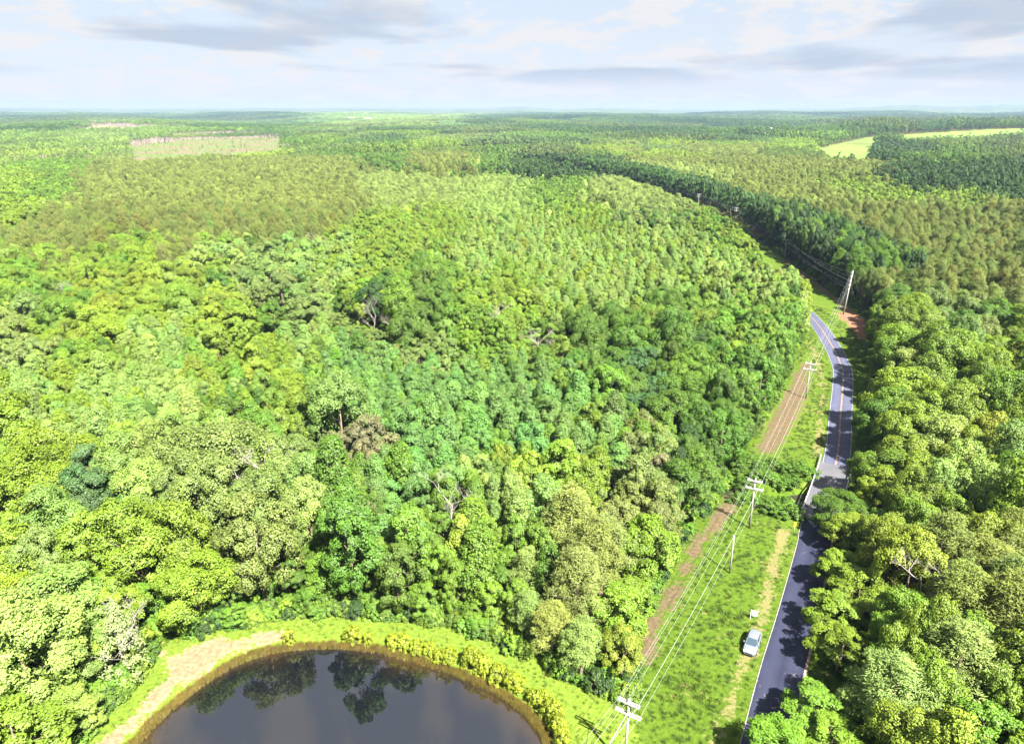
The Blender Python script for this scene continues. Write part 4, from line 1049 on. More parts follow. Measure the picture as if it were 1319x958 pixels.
# scrub and a few stems left on the cleared land
R_ = np.maximum(aR, fs * 0.56) * rng.uniform(0.8, 1.25, n)
h_ = ah * rng.uniform(0.8, 1.15, n) * np.where(fs > 10, 0.95, 1.0)
sc_h = rng.uniform(0, 1, n)
h_ = np.where(scrub, np.where(sc_h < .12, 11.0, 2.0), h_); R_ = np.where(scrub, np.where(sc_h < .12, 1.6, 2.2), R_); akind = np.where(scrub & (sc_h < .12), 4, akind)
KS = ['broad', 'oak', 'poplar', 'pine', 'pine']
fz = hills(fx, fy)
frot = rng.uniform(0, 6.28, n); fvar = rng.integers(0, 99, n)
def far_scatter(name, sel, lod, label):
    ids = np.nonzero(sel)[0]
    kinds = ['broad', 'oak', 'poplar', 'pine', 'thin']
    meshes, first = [], {}
    for k in kinds:
        first[k] = len(meshes)
        for q in range(3):
            if (k, lod, q) not in MESH_CACHE: MESH_CACHE[k, lod, q] = joined(k, lod, q)
            meshes.append(MESH_CACHE[k, lod, q])
    kk = akind[ids]
    kn = kk
    idx = np.array([first[k] for k in kinds])[kn] + fvar[ids] % 3
    SR = np.array([SHAPES[k][1] for k in kinds])[kn]; SH = np.array([SHAPES[k][0] for k in kinds])[kn]
    thin = kk == 4
    sr = R_[ids] / SR * np.where(thin, 0.5, 1.0); sh = h_[ids] / SH
    pts = np.stack([fx[ids], fy[ids], fz[ids] - 0.3], 1)
    keep = ~thin | (rng.uniform(0, 1, len(ids)) < 0.7)
    return gn_instancer(name, pts[keep], meshes, idx[keep], np.stack([sr, sr, sh], 1)[keep], frot[ids][keep], at_[ids][keep], label=label, category='woodland')
far_scatter('pine_and_mixed_woods', fy < 950, 1, 'pine plantations and mixed woods stretching back beyond the young wood')
far_scatter('distant_woods', (fy >= 950) & (fs < 10), 2, 'rolling distant woods around the clearings and fields')
far_scatter('farthest_woods', fs > 10, 2, 'farthest woods reaching to the blue ridges on the horizon')
print('far trees', n)

# ---------------------------------------------------------------- dead trees, cedar, ivy snag
def snag_mb(seed, h, spread=0.35, levels=4):
    r = random.Random(seed)
    mb = MB()
    def grow(p, d, length, rad, lv):
        pts = [p]; q = Vector(p); dd = Vector(d)
        for s in range(3):
            dd = (dd + Vector((r.uniform(-1, 1), r.uniform(-1, 1), r.uniform(-.2, .5))) * 0.13).normalized()
            q = q + dd * length / 3
            pts.append(tuple(q))
        mb.tube(pts, [rad, rad * .8, rad * .6, rad * .35], 5)
        if lv > 0:
            for k in range(r.randint(4, 6) if lv == levels else r.randint(3, 4)):
                f = r.uniform(0.35, 1.0)
                i = min(2, int(f * 3)); a = Vector(pts[i]); b = Vector(pts[i + 1])
                st_ = a.lerp(b, f * 3 - i)
                an = r.uniform(0, 6.28)
                nd = (dd * 0.75 + Vector((math.cos(an), math.sin(an), r.uniform(0, .5))) * (0.55 + spread)).normalized()
                grow(tuple(st_), nd, length * r.uniform(.42, .62), rad * .5, lv - 1)
    grow((0, 0, -0.2), (0, 0, 1), h * 0.62, 0.07 + h * 0.006, levels)
    return mb
for i, (px, py, h, lab) in enumerate(DEAD):
    x, y = P(px, py, h * 0.6)
    e = empty('dead_tree', (x, y, gz(x, y)), 0.0, label=lab, category='dead tree', group='dead and leafless trees')
    m = M_DEADWOOD
    snag_mb(50 + i, h + 4.5, 0.75 if 'crown' in lab else 0.3).build('trunk_and_limbs', m, e, True)
e = empty('dying_cedar', (*CEDAR, gz(*CEDAR)), 0.4, label='pale dying cedar with a bleached trunk beside the sandy path at the pond', category='cedar')
tm, cm = PROTO['cedar', 0][0]
for nm, me in (('trunk', tm), ('crown', cm)):
    o = obj(nm, me, e); o.scale = (1.0, 1.0, 0.95)
    if nm == 'crown': o['tint'] = [0.27, 0.34, 0.13]
snag_mb(9, 12.5, 0.5, 4).build('bare_top', M_DEADWOOD, e, True)
ix, iy = P(806, 440, 7)
e = empty('ivy_covered_snag', (ix, iy, gz(ix, iy)), 0, label='dark column of ivy on a tall bare trunk in the wood', category='dead tree')
MB().tube([(0, 0, -.2), (0.1, 0, 6), (0.05, 0.1, 13.5)], [.3, .24, .12], 7).build('trunk', M_BARK, e, True)
r_ = np.random.default_rng(4)
n_ = 900
zz_ = r_.uniform(0, 13.2, n_); an_ = r_.uniform(0, 6.28, n_); rr_ = (0.75 - zz_ * 0.03) * r_.uniform(.6, 1.1, n_)
d_ = np.stack([np.cos(an_), np.sin(an_), np.full(n_, .3)], 1)
V_, F_ = leaf_quads(np.stack([np.cos(an_) * rr_, np.sin(an_) * rr_, zz_], 1), d_ + .6 * r_.normal(size=(n_, 3)), r_.uniform(.25, .5, n_), r_)
o = obj('ivy', mesh_np('ivy', V_, F_, {'cn': ('FLOAT_VECTOR', np.repeat(unit(d_), 4, axis=0)), 'cv': ('FLOAT', np.repeat(r_.uniform(0, 1, n_), 4))}, [M_LEAF]), e)
o['tint'] = [0.04, 0.09, 0.02]

# ---------------------------------------------------------------- shrubs
def shrub(x, y, h, R, tint, name, label, category, group, z=None):
    tm, cm = PROTO['shrub', 0][int(rng.integers(0, 4))]
    e = empty(name, (x, y, gz(x, y) if z is None else z), rng.uniform(0, 6.28), label=label, category=category, group=group)
    s = (R / 1.3, R / 1.3, h / 2.4)
    for nm, me in (('stems', tm), ('foliage', cm)):
        o = obj(nm, me, e); o.scale = s
        if nm == 'foliage': o['tint'] = [float(v) for v in tint]
ORD = 'first second third fourth fifth sixth seventh eighth ninth tenth eleventh twelfth thirteenth fourteenth fifteenth sixteenth seventeenth eighteenth nineteenth twentieth'.split()
BANK = [(374, 828, 2.2, .9), (455, 826, 2.4, 1.2), (475, 829, 1.7, .8), (507, 834, 2.0, 1.0), (521, 836, 2.2, 1.1), (537, 842, 2.1, 1.0), (554, 843, 1.7, .9), (566, 851, 1.8, .9), (579, 853, 2.2, 1.1), (608, 860, 2.8, 1.3), (622, 867, 2.7, 1.3), (641, 877, 2.4, 1.2), (657, 883, 2.0, 1.0), (665, 889, 2.3, 1.2), (690, 906, 1.8, 1.1), (700, 908, 1.8, 1.0), (711, 926, 2.6, 1.3), (718, 944, 2.4, 1.2), (724, 958, 2.2, 1.1)]
for i, (px, py, h, R) in enumerate(BANK):
    x, y = P(px, py, -0.2)
    shrub(x, y, h, R, np.array((0.30, 0.36, 0.02)) * rng.uniform(.85, 1.1), 'bank_shrub', 'yellow-green willow shrub, %s along the pond bank counting from the sandy path' % ORD[i], 'shrub', 'shrubs along the pond bank')
CREEKB = [(950, 600), (965, 592), (980, 600), (998, 597), (1012, 602), (1026, 600), (1038, 607), (958, 615), (975, 612), (992, 615), (1008, 618), (1020, 616), (968, 630), (985, 632), (1002, 634), (1014, 640), (1005, 655), (990, 650), (952, 640), (1022, 660)]
for i, (px, py) in enumerate(CREEKB):
    x, y = P(px, py, 1.0)
    row = ('behind the creek', 'over the creek', 'in front of the creek')[0 if i < 7 else 1 if i < 12 else 2]
    shrub(x, y, rng.uniform(1.5, 2.3), rng.uniform(1.6, 2.2), np.array(PAL['green'][0]) * rng.uniform(.8, 1.25), 'creek_shrub', 'dark green shrub %s, %s bush of the thicket beside the bridge' % (row, ORD[i]), 'shrub', 'shrubs along the creek')

# undergrowth and the low skirt of the woods
us = []
for line, wmax, n_u in ((OPEN_POND[:16], 2.6, 480), (CORR[2:22], 2.4, 560), (CORR[26:44], 2.6, 700)):
    ln = resample(line, 1.5)
    ln = ln[(ln[:, 1] < 420)]
    nn = normals2(ln)
    for _ in range(n_u):
        k = int(rng.integers(0, len(ln)))
        p = ln[k] + nn[k] * rng.uniform(-wmax, wmax) * 1.0
        if signed(np.array([p[0]]), np.array([p[1]]), CORR)[0] > 0.3 or signed(np.array([p[0]]), np.array([p[1]]), OPEN_POND)[0] > 0.3: continue
        R = rng.uniform(.6, 1.5)
        us.append(dict(x=p[0], y=p[1], kind='shrub', tint=jit(['green', 'fresh', 'lime', 'deep', 'fresh'][int(rng.integers(0, 5))], .15), h=R * rng.uniform(1.2, 2.2), R=R, rot=rng.uniform(0, 6.28), var=int(rng.integers(0, 99))))
for _ in range(9000):
    y = math.sqrt(rng.uniform(40 ** 2, 330 ** 2)); x = rng.uniform(-.8, .8) * (y + 15)
    us.append(dict(x=x, y=y, kind='shrub', tint=jit(['green', 'lime', 'fresh'][int(rng.integers(0, 3))], .2), h=rng.uniform(1.2, 3.0), R=rng.uniform(1.0, 2.0), rot=rng.uniform(0, 6.28), var=int(rng.integers(0, 99))))
ux = np.array([u['x'] for u in us]); uy = np.array([u['y'] for u in us])
uz = ground_z(ux, uy)
uo = (signed(ux, uy, CORR) > 0.3) | (signed(ux, uy, OPEN_POND) > 0.3)
for u, z in zip(us, uz): u['z'] = float(z)
scatter('undergrowth', [u for u, q in zip(us, uo) if not q], 0, 'low leafy undergrowth along the edges and floor of the wood', 'undergrowth')

# grass tufts, rough weeds and the pond's sedge margin
def tuft_mesh(name, seed, nb, h, spread, width):
    r = np.random.default_rng(seed)
    V = np.empty((nb, 4, 3)); 
    an = r.uniform(0, 6.28, nb); b = r.normal(0, spread * .35, (nb, 2)); ln = h * r.uniform(.6, 1.2, nb); le = r.uniform(.15, .7, nb) * ln
    wx, wy = -np.sin(an) * width / 2, np.cos(an) * width / 2
    V[:, 0] = np.stack([b[:, 0] + wx, b[:, 1] + wy, np.full(nb, -.04)], 1); V[:, 1] = np.stack([b[:, 0] - wx, b[:, 1] - wy, np.full(nb, -.04)], 1)
    tx, ty = b[:, 0] + np.cos(an) * le, b[:, 1] + np.sin(an) * le
    V[:, 2] = np.stack([tx - wx * .3, ty - wy * .3, ln], 1); V[:, 3] = np.stack([tx + wx * .3, ty + wy * .3, ln], 1)
    cn = unit(np.stack([np.cos(an) * .35, np.sin(an) * .35, np.ones(nb)], 1))
    return mesh_np(name, V.reshape(-1, 3), np.arange(nb * 4).reshape(nb, 4), {'cn': ('FLOAT_VECTOR', np.repeat(cn, 4, axis=0)), 'cv': ('FLOAT', np.repeat(r.uniform(0, 1, nb), 4))}, [M_LEAF])
TUFTS = [tuft_mesh('grass_tuft', k, 26, .30, .45, .05) for k in range(4)]
n_ = 42000
tx_ = rng.uniform(-60, 115, n_); ty_ = 60 + 220 * rng.uniform(0, 1, n_) ** 1.3
so_ = signed(tx_, ty_, OPEN_POND); sc_ = signed(tx_, ty_, CORR)
rd_ = seg_dist(tx_, ty_, road_c[::2].tolist()); pd_ = signed(tx_, ty_, POND)
mm_ = np.maximum(signed(tx_, ty_, MULCH), signed(tx_, ty_, MULCH2)); ss_ = signed(tx_, ty_, SAND); tr_ = np.minimum(seg_dist(tx_, ty_, TRACK), seg_dist(tx_, ty_, PATH2))
k = ((so_ > -1) | (sc_ > -1)) & (rd_ > 3.1) & (pd_ < -1.8) & (mm_ < -.3) & (ss_ < -.2) & (tr_ > 0.9)
k &= signed(tx_, ty_, REDDIRT) < 0
tx_, ty_, sc_, so_, pd_ = tx_[k], ty_[k], sc_[k], so_[k], pd_[k]
n_ = len(tx_)
pn = np.sin(tx_ * .35 + 1.1 * np.sin(ty_ * .21)) * np.sin(ty_ * .27 + .7 * np.sin(tx_ * .3))
bankm = smooth((16 + pd_) / 7) * (so_ > -1)
g_ = np.array([.042, .083, .006])[None] * (1 - .5 * smooth(pn))[:, None] + np.array([.085, .128, .009])[None] * (.5 * smooth(pn) + rng.uniform(0, .35, n_))[:, None]
g_ = g_ * (1 - bankm)[:, None] + np.array([.105, .160, .016])[None] * bankm[:, None] * rng.uniform(.8, 1.1, n_)[:, None]
s_ = rng.uniform(.6, 1.3, n_) * (1 + .5 * smooth(pn) * (1 - bankm)) * (1 - .35 * bankm)
gn_instancer('grass', np.stack([tx_, ty_, ground_z(tx_, ty_)], 1), TUFTS, rng.integers(0, 4, n_), np.stack([s_, s_, s_ * rng.uniform(.6, 1.2, n_)], 1), rng.uniform(0, 6.28, n_), g_, label='rough bright green grass covering the verge and the pond bank', category='grass')
SEDGE = [tuft_mesh('sedge_tuft', 20 + k, 30, .55, .30, .04) for k in range(3)]
pr = np.array(POND + [POND[0]]); prs = []
pn_ = normals2(pr)
for _ in range(6500):
    k = int(rng.integers(0, len(pr) - 1)); f = rng.uniform()
    p = pr[k] * (1 - f) + pr[k + 1] * f
    prs.append(p - pn_[k] * rng.uniform(-.1, .95))
prs = np.array(prs)
sd_ = signed(prs[:, 0], prs[:, 1], POND)
prs = prs[(sd_ < .15) & (sd_ > -2.2)]
n_ = len(prs)
sg = (np.array([.24, .165, .026])[None] * (1 - .55 * rng.uniform(0, 1, n_) ** 2)[:, None] + np.array([.13, .17, .02])[None] * (.55 * rng.uniform(0, 1, n_) ** 2)[:, None]) * rng.uniform(.7, 1.15, n_)[:, None] * (1 + rng.normal(0, .08, (n_, 3)))
s_ = rng.uniform(.6, 1.15, n_)
gn_instancer('sedge', np.stack([prs[:, 0], prs[:, 1], np.maximum(ground_z(prs[:, 0], prs[:, 1]), -0.55)], 1), SEDGE, rng.integers(0, 3, n_), np.stack([s_, s_, s_], 1), rng.uniform(0, 6.28, n_), np.clip(sg, .01, 1), label='tawny sedge fringing the pond along the waterline', category='sedge')

# ---------------------------------------------------------------- bridge
ic = (iB0 + iB1) // 2
br = empty('road_bridge', (float(road_c[ic][0]), float(road_c[ic][1]), 0.0), 0.0, label='short concrete road bridge with white guard rails over the creek', category='bridge')
bo = Vector((float(road_c[ic][0]), float(road_c[ic][1]), 0))
def rp(i, off, z):
    p = rl[i] + rn[i] * off
    return Vector((p[0], p[1], z)) - bo
M_DECK = road_material('bridge_deck', (0.07, 0.07, 0.082), (0.13, 0.125, 0.135), 0.2)
dk = MB()
for i in range(iB0, iB1):
    a, b, c, d = rp(i, -.55, .045), rp(i, ROAD_W + .55, .045), rp(i + 1, ROAD_W + .55, .045), rp(i + 1, -.55, .045)
    dn = Vector((0, 0, -.5))
    dk.face([a, b, c, d]); dk.face([a + dn, d + dn, c + dn, b + dn]); dk.face([a, d, d + dn, a + dn]); dk.face([b, b + dn, c + dn, c])
dk.build('deck', M_DECK, br)
for side, off in ((0, -.42), (1, ROAD_W + .42)):
    rail = MB()
    pts = [rp(i, off, .78) for i in range(iB0 - 1, iB1 + 2)]
    for a, b in zip(pts[:-1], pts[1:]):
        d = (b - a).normalized()
        M = Matrix((d, Vector((-d.y, d.x, 0)), Vector((0, 0, 1)))).transposed()
        rail.box((a + b) / 2, ((b - a).length + .02, .12, .34), M)
    ro = rail.build('guard_rail', M_WHITE, br)
    for i in range(iB0, iB1 + 1):
        p = rp(i, off + (.14 if side else -.14), .34)
        MB().box(p, (.16, .16, .78)).build('rail_post', M_CONCRETE, ro)
for i in (iB0, iB1):
    a = rp(i, -.6, -1.2); b = rp(i, ROAD_W + .6, -1.2)
    d = (b - a).normalized()
    M = Matrix((d, Vector((-d.y, d.x, 0)), Vector((0, 0, 1)))).transposed()
    MB().box((a + b) / 2, ((b - a).length, .7, 2.3), M).build('abutment', M_CONCRETE, br)
for i, sgn in ((iB0 + 2, 1), (iB1 - 3, -1)):
    p = rp(i, -2.3, -1.15)
    MB().box(p, (3.4, .5, 1.5), Matrix.Rotation(.25 * sgn, 3, 'Z')).build('wing_wall', M_CONCRETE, br)
for i, lab in ((iB0 - 2, 'yellow hazard marker at the near end of the bridge rail'),):
    p = rp(i, -.75, 0) + bo
    e = empty('hazard_marker', (p.x, p.y, 0), math.radians(-20), label=lab, category='sign')
    MB().tube([(0, 0, -.1), (0, 0, 1.3)], .03, 6).build('post', M_STEEL, e)
    MB().box((0, -.05, 1.05), (.34, .03, .95)).build('board', M_YELLOW, e)

# ---------------------------------------------------------------- power line
P0 = P(810, 908, 8.9); P1 = (42.1, 112.7); P2 = P(1044, 471, 8.9); P3 = (120.3, 255.9)
BASES = [(-14.0, 28.0), P0, P1, P2, P3, (134.4, 358.7), (145.5, 481.5), (140.3, 561.3), (121.9, 712.2), (96.0, 790.0), (65.9, 872.2)]
LABS = [None, 'weathered power pole with two crossarms nearest the pond', 'power pole with two white crossarms in the grass before the creek', 'power pole with two crossarms between the mulch strip and the curve',
        'tall grey angle pole with guy wires on red dirt beside the road', 'first double-armed power pole beyond the tall angle pole', 'second double-armed power pole beyond the tall angle pole', 'third double-armed power pole beyond the tall angle pole',
        'fourth power pole beyond the tall angle pole against the dark wood edge', 'fifth power pole beyond the tall angle pole against the dark wood edge', 'farthest power pole, small and white before the dark wood edge']
ARMS = [(9.35, 1.25), (7.85, 1.5)]
attach = []
bolt_m = M_STEEL
for i, (bx, by) in enumerate(BASES):
    a = BASES[max(i - 1, 0)]; b = BASES[min(i + 1, len(BASES) - 1)]
    ang = math.atan2(b[1] - a[1], b[0] - a[0]) - math.pi / 2
    z0 = gz(bx, by)
    if i == 4:
        e = empty('angle_pole', (bx, by, z0), 0, label=LABS[i], category='power pole', group='power poles along the road')
        MB().tube([(-.5, 0, -.4), (.0, 0, 8), (.55, 0, 16)], [.28, .24, .17], 8).build('shaft', M_ARM, e, True)
        pts = []
        for k, h in enumerate((15.4, 13.9, 12.4, 10.9, 9.4)):
            s = MB().tube([(.5 * h / 16, 0, h), (-.55 + .5 * h / 16, -.15, h + .05)], .07, 6).build('standoff_insulator', M_PORCELAIN, e)
            pts.append(Vector((bx - .55 + .5 * h / 16, by - .15, z0 + h + .05)))
        for gx2, gy2, gh in ((9, 3.5, 15.2), (7, 5.5, 11.5)):
            MB().tube([(.5 * gh / 16, 0, gh), (gx2, gy2, 0)], .025, 4).build('guy_wire', M_WIRE, e)
        attach.append(pts)
        continue
    pts = []
    c, s = math.cos(ang), math.sin(ang)
    def wp(lx, ly, lz): return Vector((bx + lx * c - ly * s, by + lx * s + ly * c, z0 + lz))
    (hu, wu), (hl, wl) = ARMS
    loc = [(-wu + .1, 0, hu + .3), (0, .0, hu + .62), (wu - .1, 0, hu + .3), (-wl + .1, 0, hl + .3), (wl - .1, 0, hl + .3)]
    attach.append([wp(*q) for q in loc])
    if i == 0: continue
    e = empty('power_pole', (bx, by, z0), ang, label=LABS[i], category='power pole', group='power poles along the road')
    MB().tube([(0, 0, -.4), (0, 0, 5), (0, 0, 9.75)], [.19, .16, .12], 8).build('shaft', M_POLE, e, True)
    for j, (h, wd) in enumerate(ARMS):
        arm = MB()
        arm.box((0, .17, h), (2 * wd, .13, .17)).box((0, -.17, h), (2 * wd, .13, .17))
        ao = arm.build('crossarm', M_ARM, e)
        for q in (loc[:3] if j == 0 else loc[3:]):
            base = h + .08 if abs(q[0]) > .05 else 9.7
            ins = MB().tube([(q[0], 0, base), (q[0], 0, q[2] - .12), (q[0], 0, q[2])], [.05, .09, .06], 6)
            ins.tube([(q[0], 0, base + .04), (q[0], 0, base + .09)], .1, 6)
            ins.build('insulator', M_PORCELAIN, ao)
        for sg_ in (-1, 1):
            MB().tube([(0, .2, h - .75), (sg_ * wd * .55, .2, h - .05)], .025, 4).build('brace', M_ARM, ao)
    if i == 1:
        MB().tube([(0, 0, 8.2), (-2.6, -6.0, 0)], .04, 4).build('guy_wire', M_WIRE, e)
WL = ['western outer conductor of the upper crossarms', 'middle top conductor on the pole tips', 'thick eastern conductor of the upper crossarms', 'western conductor of the lower crossarms', 'eastern conductor of the lower crossarms']
for j in range(5):
    pts = []
    for k in range(len(attach) - 1):
        a, b = attach[k][j], attach[k + 1][j]
        sag = (b - a).length * 0.016
        for q in range(14):
            f = q / 14
            pts.append(a.lerp(b, f) - Vector((0, 0, 4 * sag * f * (1 - f))))
    pts.append(attach[-1][j])
    MB().tube(pts, .019 if j == 2 else .011, 4).build('power_line_wire', M_WIRE, None, True, label='pale overhead wire, ' + WL[j], category='wire', group='wires of the power line')
sx_, sy_ = P(940, 738)
e = empty('stub_pole', (sx_, sy_, gz(sx_, sy_)), 0, label='slim bare wooden stub pole standing in the grass beneath the wires', category='pole')
MB().tube([(0, 0, -.4), (0, 0, 3.5), (0, 0, 6.8)], [.14, .12, .09], 7).build('shaft', M_POLE, e, True)
MB().tube([(0, 0, 6.75), (0, 0, 6.92)], [.12, .10], 7).build('cap', M_STEEL, e)

# ---------------------------------------------------------------- for-sale sign and car
sx_, sy_ = P(971, 797)
e = empty('yard_sign', (sx_, sy_, gz(sx_, sy_)), math.radians(-16), label='small white yard sign on a post in the grass behind the parked car', category='sign')
MB().box((-.5, 0, .75), (.10, .10, 1.7)).build('post', M_WHITE, e)
MB().box((.02, 0, 1.45), (1.1, .07, .08)).build('arm', M_WHITE, e)
MB().box((.05, 0, .93), (.78, .03, .72)).build('panel', M_WHITE, e)

def car_paint():
    m, t = material('silver_paint')
    p = principled(t, (0.26, 0.29, 0.34), 0.25, 0.55, 0.5)
    p.inputs['Coat Weight'].default_value = 0.6
    p.inputs['Coat Roughness'].default_value = 0.06
    finish(t, p.outputs[0])
    return m
M_PAINT = car_paint()
m_, t_ = material('car_glass'); p_ = principled(t_, (0.03, 0.05, 0.07), 0.05, 0, 0.9); p_.inputs['IOR'].default_value = 1.7; finish(t_, p_.outputs[0]); M_GLASS = m_
M_LAMP = simple('lamp_glass', (0.75, 0.78, 0.8), 0.2, var=.05)
M_TAIL = simple('tail_lamp', (0.45, 0.03, 0.03), 0.3, var=.05)
M_TRIM = simple('dark_trim', (0.03, 0.035, 0.04), 0.6, var=.1)
M_RIM = simple('alloy', (0.5, 0.5, 0.52), 0.35, metal=.7, var=.05)
i_c = int(np.argmin(np.hypot(rl[:, 0] - 33.2, rl[:, 1] - 82.6)))
td = rl[i_c + 2] - rl[i_c - 2]
CX, CY = P(968.5, 832)
car = empty('parked_car', (CX, CY, gz(CX, CY) + .03), math.atan2(-td[1], -td[0]) , label='silver car parked on the grass verge beside the road', category='car')
def loft(stations, mat, name, parent):
    """stations: (x, [(half width, z) ...]) bottom to top, mirrored"""
    bm = bmesh.new()
    rows = []
    for x, prof in stations:
        row = [bm.verts.new((x, -w_, z_)) for w_, z_ in prof] + [bm.verts.new((x, w_, z_)) for w_, z_ in reversed(prof)]
        rows.append(row)
    n = len(rows[0])
    for a, b in zip(rows[:-1], rows[1:]):
        for k in range(n - 1):
            bm.faces.new((a[k], a[k + 1], b[k + 1], b[k]))
        bm.faces.new((a[n - 1], a[0], b[0], b[n - 1]))
    bm.faces.new(rows[0]); bm.faces.new(rows[-1][::-1])
    bmesh.ops.recalc_face_normals(bm, faces=bm.faces)
    me = bpy.data.meshes.new(name); bm.to_mesh(me); bm.free()
    me.materials.append(mat)
    me.polygons.foreach_set('use_smooth', [True] * len(me.polygons))
    o = obj(name, me, parent)
    b_ = o.modifiers.new('bevel', 'BEVEL'); b_.width = .03; b_.segments = 2; b_.limit_method = 'ANGLE'; b_.angle_limit = math.radians(35)
    return o
body = loft([(-2.32, [(.62, .36), (.74, .50), (.76, .85), (.70, .98)]), (-2.15, [(.78, .26), (.90, .45), (.90, .92), (.78, 1.03)]), (-1.2, [(.80, .22), (.93, .42), (.93, .93), (.80, 1.02)]), (0.0, [(.80, .22), (.93, .42), (.92, .92), (.80, 1.00)]),
             (.95, [(.80, .22), (.93, .42), (.91, .88), (.78, .98)]), (1.7, [(.80, .24), (.91, .42), (.88, .80), (.70, .90)]), (2.15, [(.74, .28), (.84, .45), (.80, .70), (.62, .78)]), (2.34, [(.55, .34), (.64, .46), (.60, .62), (.50, .68)])], M_PAINT, 'body', car)
loft([(-2.05, [(.74, 1.00), (.60, 1.36)]), (-1.65, [(.80, 1.00), (.64, 1.50)]), (-.2, [(.81, .99), (.66, 1.57)]), (.25, [(.80, .98), (.64, 1.52)]), (1.05, [(.74, .96), (.70, .985)])], M_GLASS, 'windows', car)
loft([(-2.0, [(.61, 1.375), (.52, 1.41)]), (-1.6, [(.665, 1.50), (.55, 1.545)]), (-.7, [(.68, 1.55), (.56, 1.60)]), (-.15, [(.675, 1.565), (.55, 1.61)]), (.22, [(.64, 1.53), (.53, 1.565)])], M_PAINT, 'roof', car)
for y_ in (-1, 1):
    MB().tube([(1.02, y_ * .75, .99), (.24, y_ * .66, 1.54)], .035, 5).build('windscreen_pillar', M_PAINT, car)
    MB().tube([(-.35, y_ * .83, 1.0), (-.4, y_ * .68, 1.55)], .035, 5).build('door_pillar', M_TRIM, car)
    MB().tube([(-1.55, y_ * .82, 1.0), (-1.75, y_ * .64, 1.48)], .05, 5).build('rear_pillar', M_PAINT, car)
    MB().box((.72, y_ * 1.0, 1.06), (.16, .2, .14)).build('wing_mirror', M_PAINT, car)
    MB().box((2.12, y_ * .62, .70), (.30, .26, .11), Matrix.Rotation(-y_ * .35, 3, 'Z')).build('headlight', M_LAMP, car)
    MB().box((-2.25, y_ * .66, .88), (.12, .22, .16)).build('tail_light', M_TAIL, car)
    for dx_ in (.35, -.75):
        MB().box((dx_, y_ * .94, .86), (.2, .03, .04)).build('door_handle', M_TRIM, car)
    for wx_ in (1.42, -1.38):
        wh = MB().tube([(wx_, y_ * .74, .34), (wx_, y_ * .95, .34)], .34, 16).build('wheel', M_BLACK, car)
        MB().tube([(wx_, y_ * .94, .34), (wx_, y_ * .965, .34)], .21, 12).build('rim', M_RIM, wh)
MB().box((2.33, 0, .52), (.06, .95, .16)).build('grille', M_TRIM, car)
MB().box((2.24, 0, .33), (.22, 1.3, .12)).build('bumper', M_TRIM, car)

# ---------------------------------------------------------------- fields and far buildings
def field(name, poly, cols, lift=0.25):
    m, t = material(name)
    pos = t.n('ShaderNodeNewGeometry').outputs['Position']
    a = t.noise(pos, 0.012, 5, .6); b = t.noise(pos, .08, 4, .6)
    c = t.mix(t.ramp(a, .4, .6), cols[0], cols[1]); c = t.mix(t.ramp(b, .45, .75, 0, .5), c, cols[2])
    finish(t, principled(t, c, .95, 0, .1).outputs[0])
    pl = np.array(poly)
    xs = np.linspace(pl[:, 0].min(), pl[:, 0].max(), 40); ys = np.linspace(pl[:, 1].min(), pl[:, 1].max(), 40)
    X, Y = np.meshgrid(xs, ys); X = X.ravel(); Y = Y.ravel()
    Z = hills(X, Y) + lift
    i_ = (np.arange(39)[:, None] * 40 + np.arange(39)[None]).ravel()
    F = np.stack([i_, i_ + 1, i_ + 41, i_ + 40], 1)
    cxx = X[F].mean(1); cyy = Y[F].mean(1)
    F = F[inside(cxx, cyy, poly)]
    obj(name, mesh_np(name, np.stack([X, Y, Z], 1), F, None, [m]), kind='structure')
field('clear_cut_field', FIELD_A, [(.13, .105, .06), (.085, .13, .03), (.16, .13, .085)])
field('bare_field', FIELD_A2, [(.22, .15, .09), (.18, .14, .08), (.24, .19, .13)])
field('green_field', FIELD_B, [(.10, .18, .035), (.12, .19, .035), (.25, .16, .08)])
field('farmyard', FIELD_C, [(.26, .22, .17), (.16, .17, .07), (.32, .27, .22)])
M_ROOF = simple('pale_metal_roof', (.70, .70, .70), .5, var=.1, scale=.5)
M_WALL = simple('pale_siding', (.72, .70, .66), .7, var=.1, scale=.5)
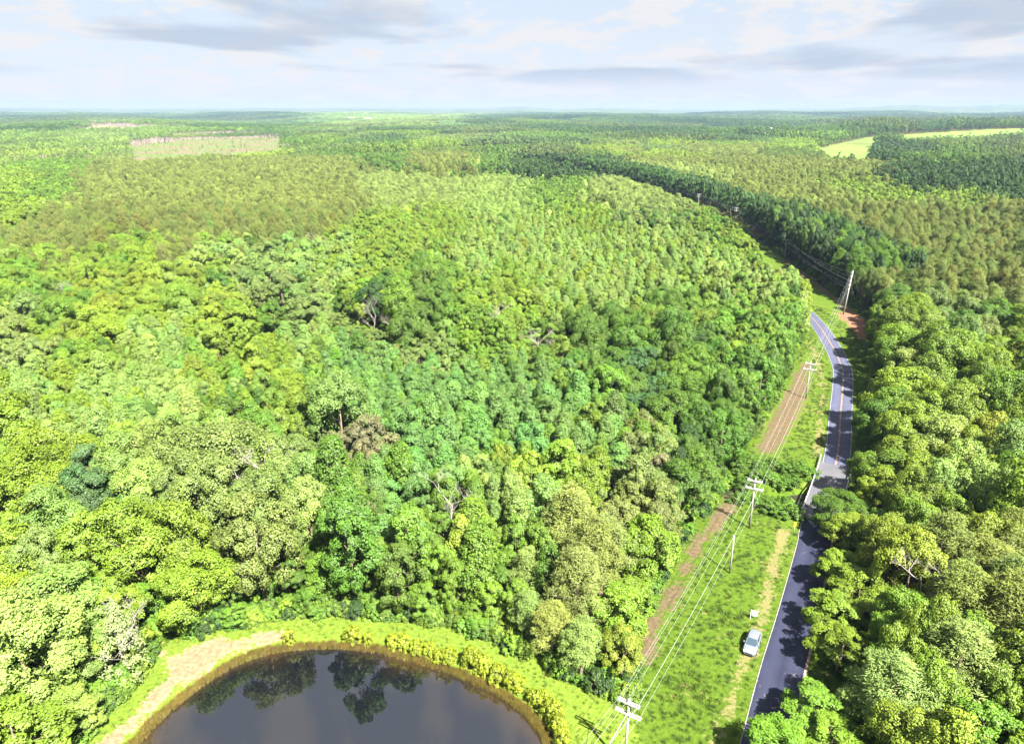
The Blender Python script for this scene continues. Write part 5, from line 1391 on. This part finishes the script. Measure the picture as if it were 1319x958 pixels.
M_DARK = simple('dark_window', (.04, .05, .06), .2, var=.1)
def barn(px, py, L, W, Hh, rz, lab):
    x, y = P(px, py)
    z = float(hills(x, y))
    e = empty('farm_building', (x, y, z), rz, label=lab, category='building', group='farm buildings among the distant woods')
    MB().box((0, 0, Hh / 2 - .3), (L, W, Hh + .6)).build('wall', M_WALL, e)
    rf = MB(); o_ = .6; rh = W * .3
    for s_ in (-1, 1):
        rf.face([(-L / 2 - o_, s_ * (W / 2 + o_), Hh - .2), (L / 2 + o_, s_ * (W / 2 + o_), Hh - .2), (L / 2 + o_, 0, Hh + rh), (-L / 2 - o_, 0, Hh + rh)])
        rf.face([(s_ * (L / 2 - .02), -W / 2, Hh), (s_ * (L / 2 - .02), W / 2, Hh), (s_ * (L / 2 - .02), 0, Hh + rh - .3)])
    rf.build('roof', M_ROOF, e)
    for k in range(3):
        MB().box((-L / 3 + k * L / 3, -W / 2 - .03, Hh * .5), (L * .09, .1, Hh * .4)).build('window', M_DARK, e)
    MB().box((L * .17, -W / 2 - .04, Hh * .35), (L * .1, .1, Hh * .7)).build('door', M_DARK, e)
barn(455, 156, 60, 22, 12, .1, 'long white building among distant woods below the clouds')
barn(474, 156.5, 36, 20, 10, -.1, 'shorter white building beside the long white one in distant woods')
barn(978, 177, 26, 12, 7, .2, 'pale farm building with tan ground beside it in the distant woods')
barn(996, 175, 22, 12, 8, -.2, 'pale house behind the farm building in the distant woods')
barn(1004, 170, 24, 12, 8, .1, 'small pale building farther up the clearing behind the farm')

# ---------------------------------------------------------------- air
hz = MB().box((0, 7500, 82), (36600, 21600, 176))
m_, t_ = material('haze')
pv = t_.n('ShaderNodeVolumePrincipled')
pv.inputs['Color'].default_value = (0.30, 0.40, 0.66, 1)
pv.inputs['Density'].default_value = 0.000062
pv.inputs['Anisotropy'].default_value = 0.0
o_ = t_.n('ShaderNodeOutputMaterial'); t_.link(pv.outputs[0], o_.inputs['Volume'])
hz.build('haze', m_, None, kind='stuff', label='thin blue summer haze over the far country', category='haze')
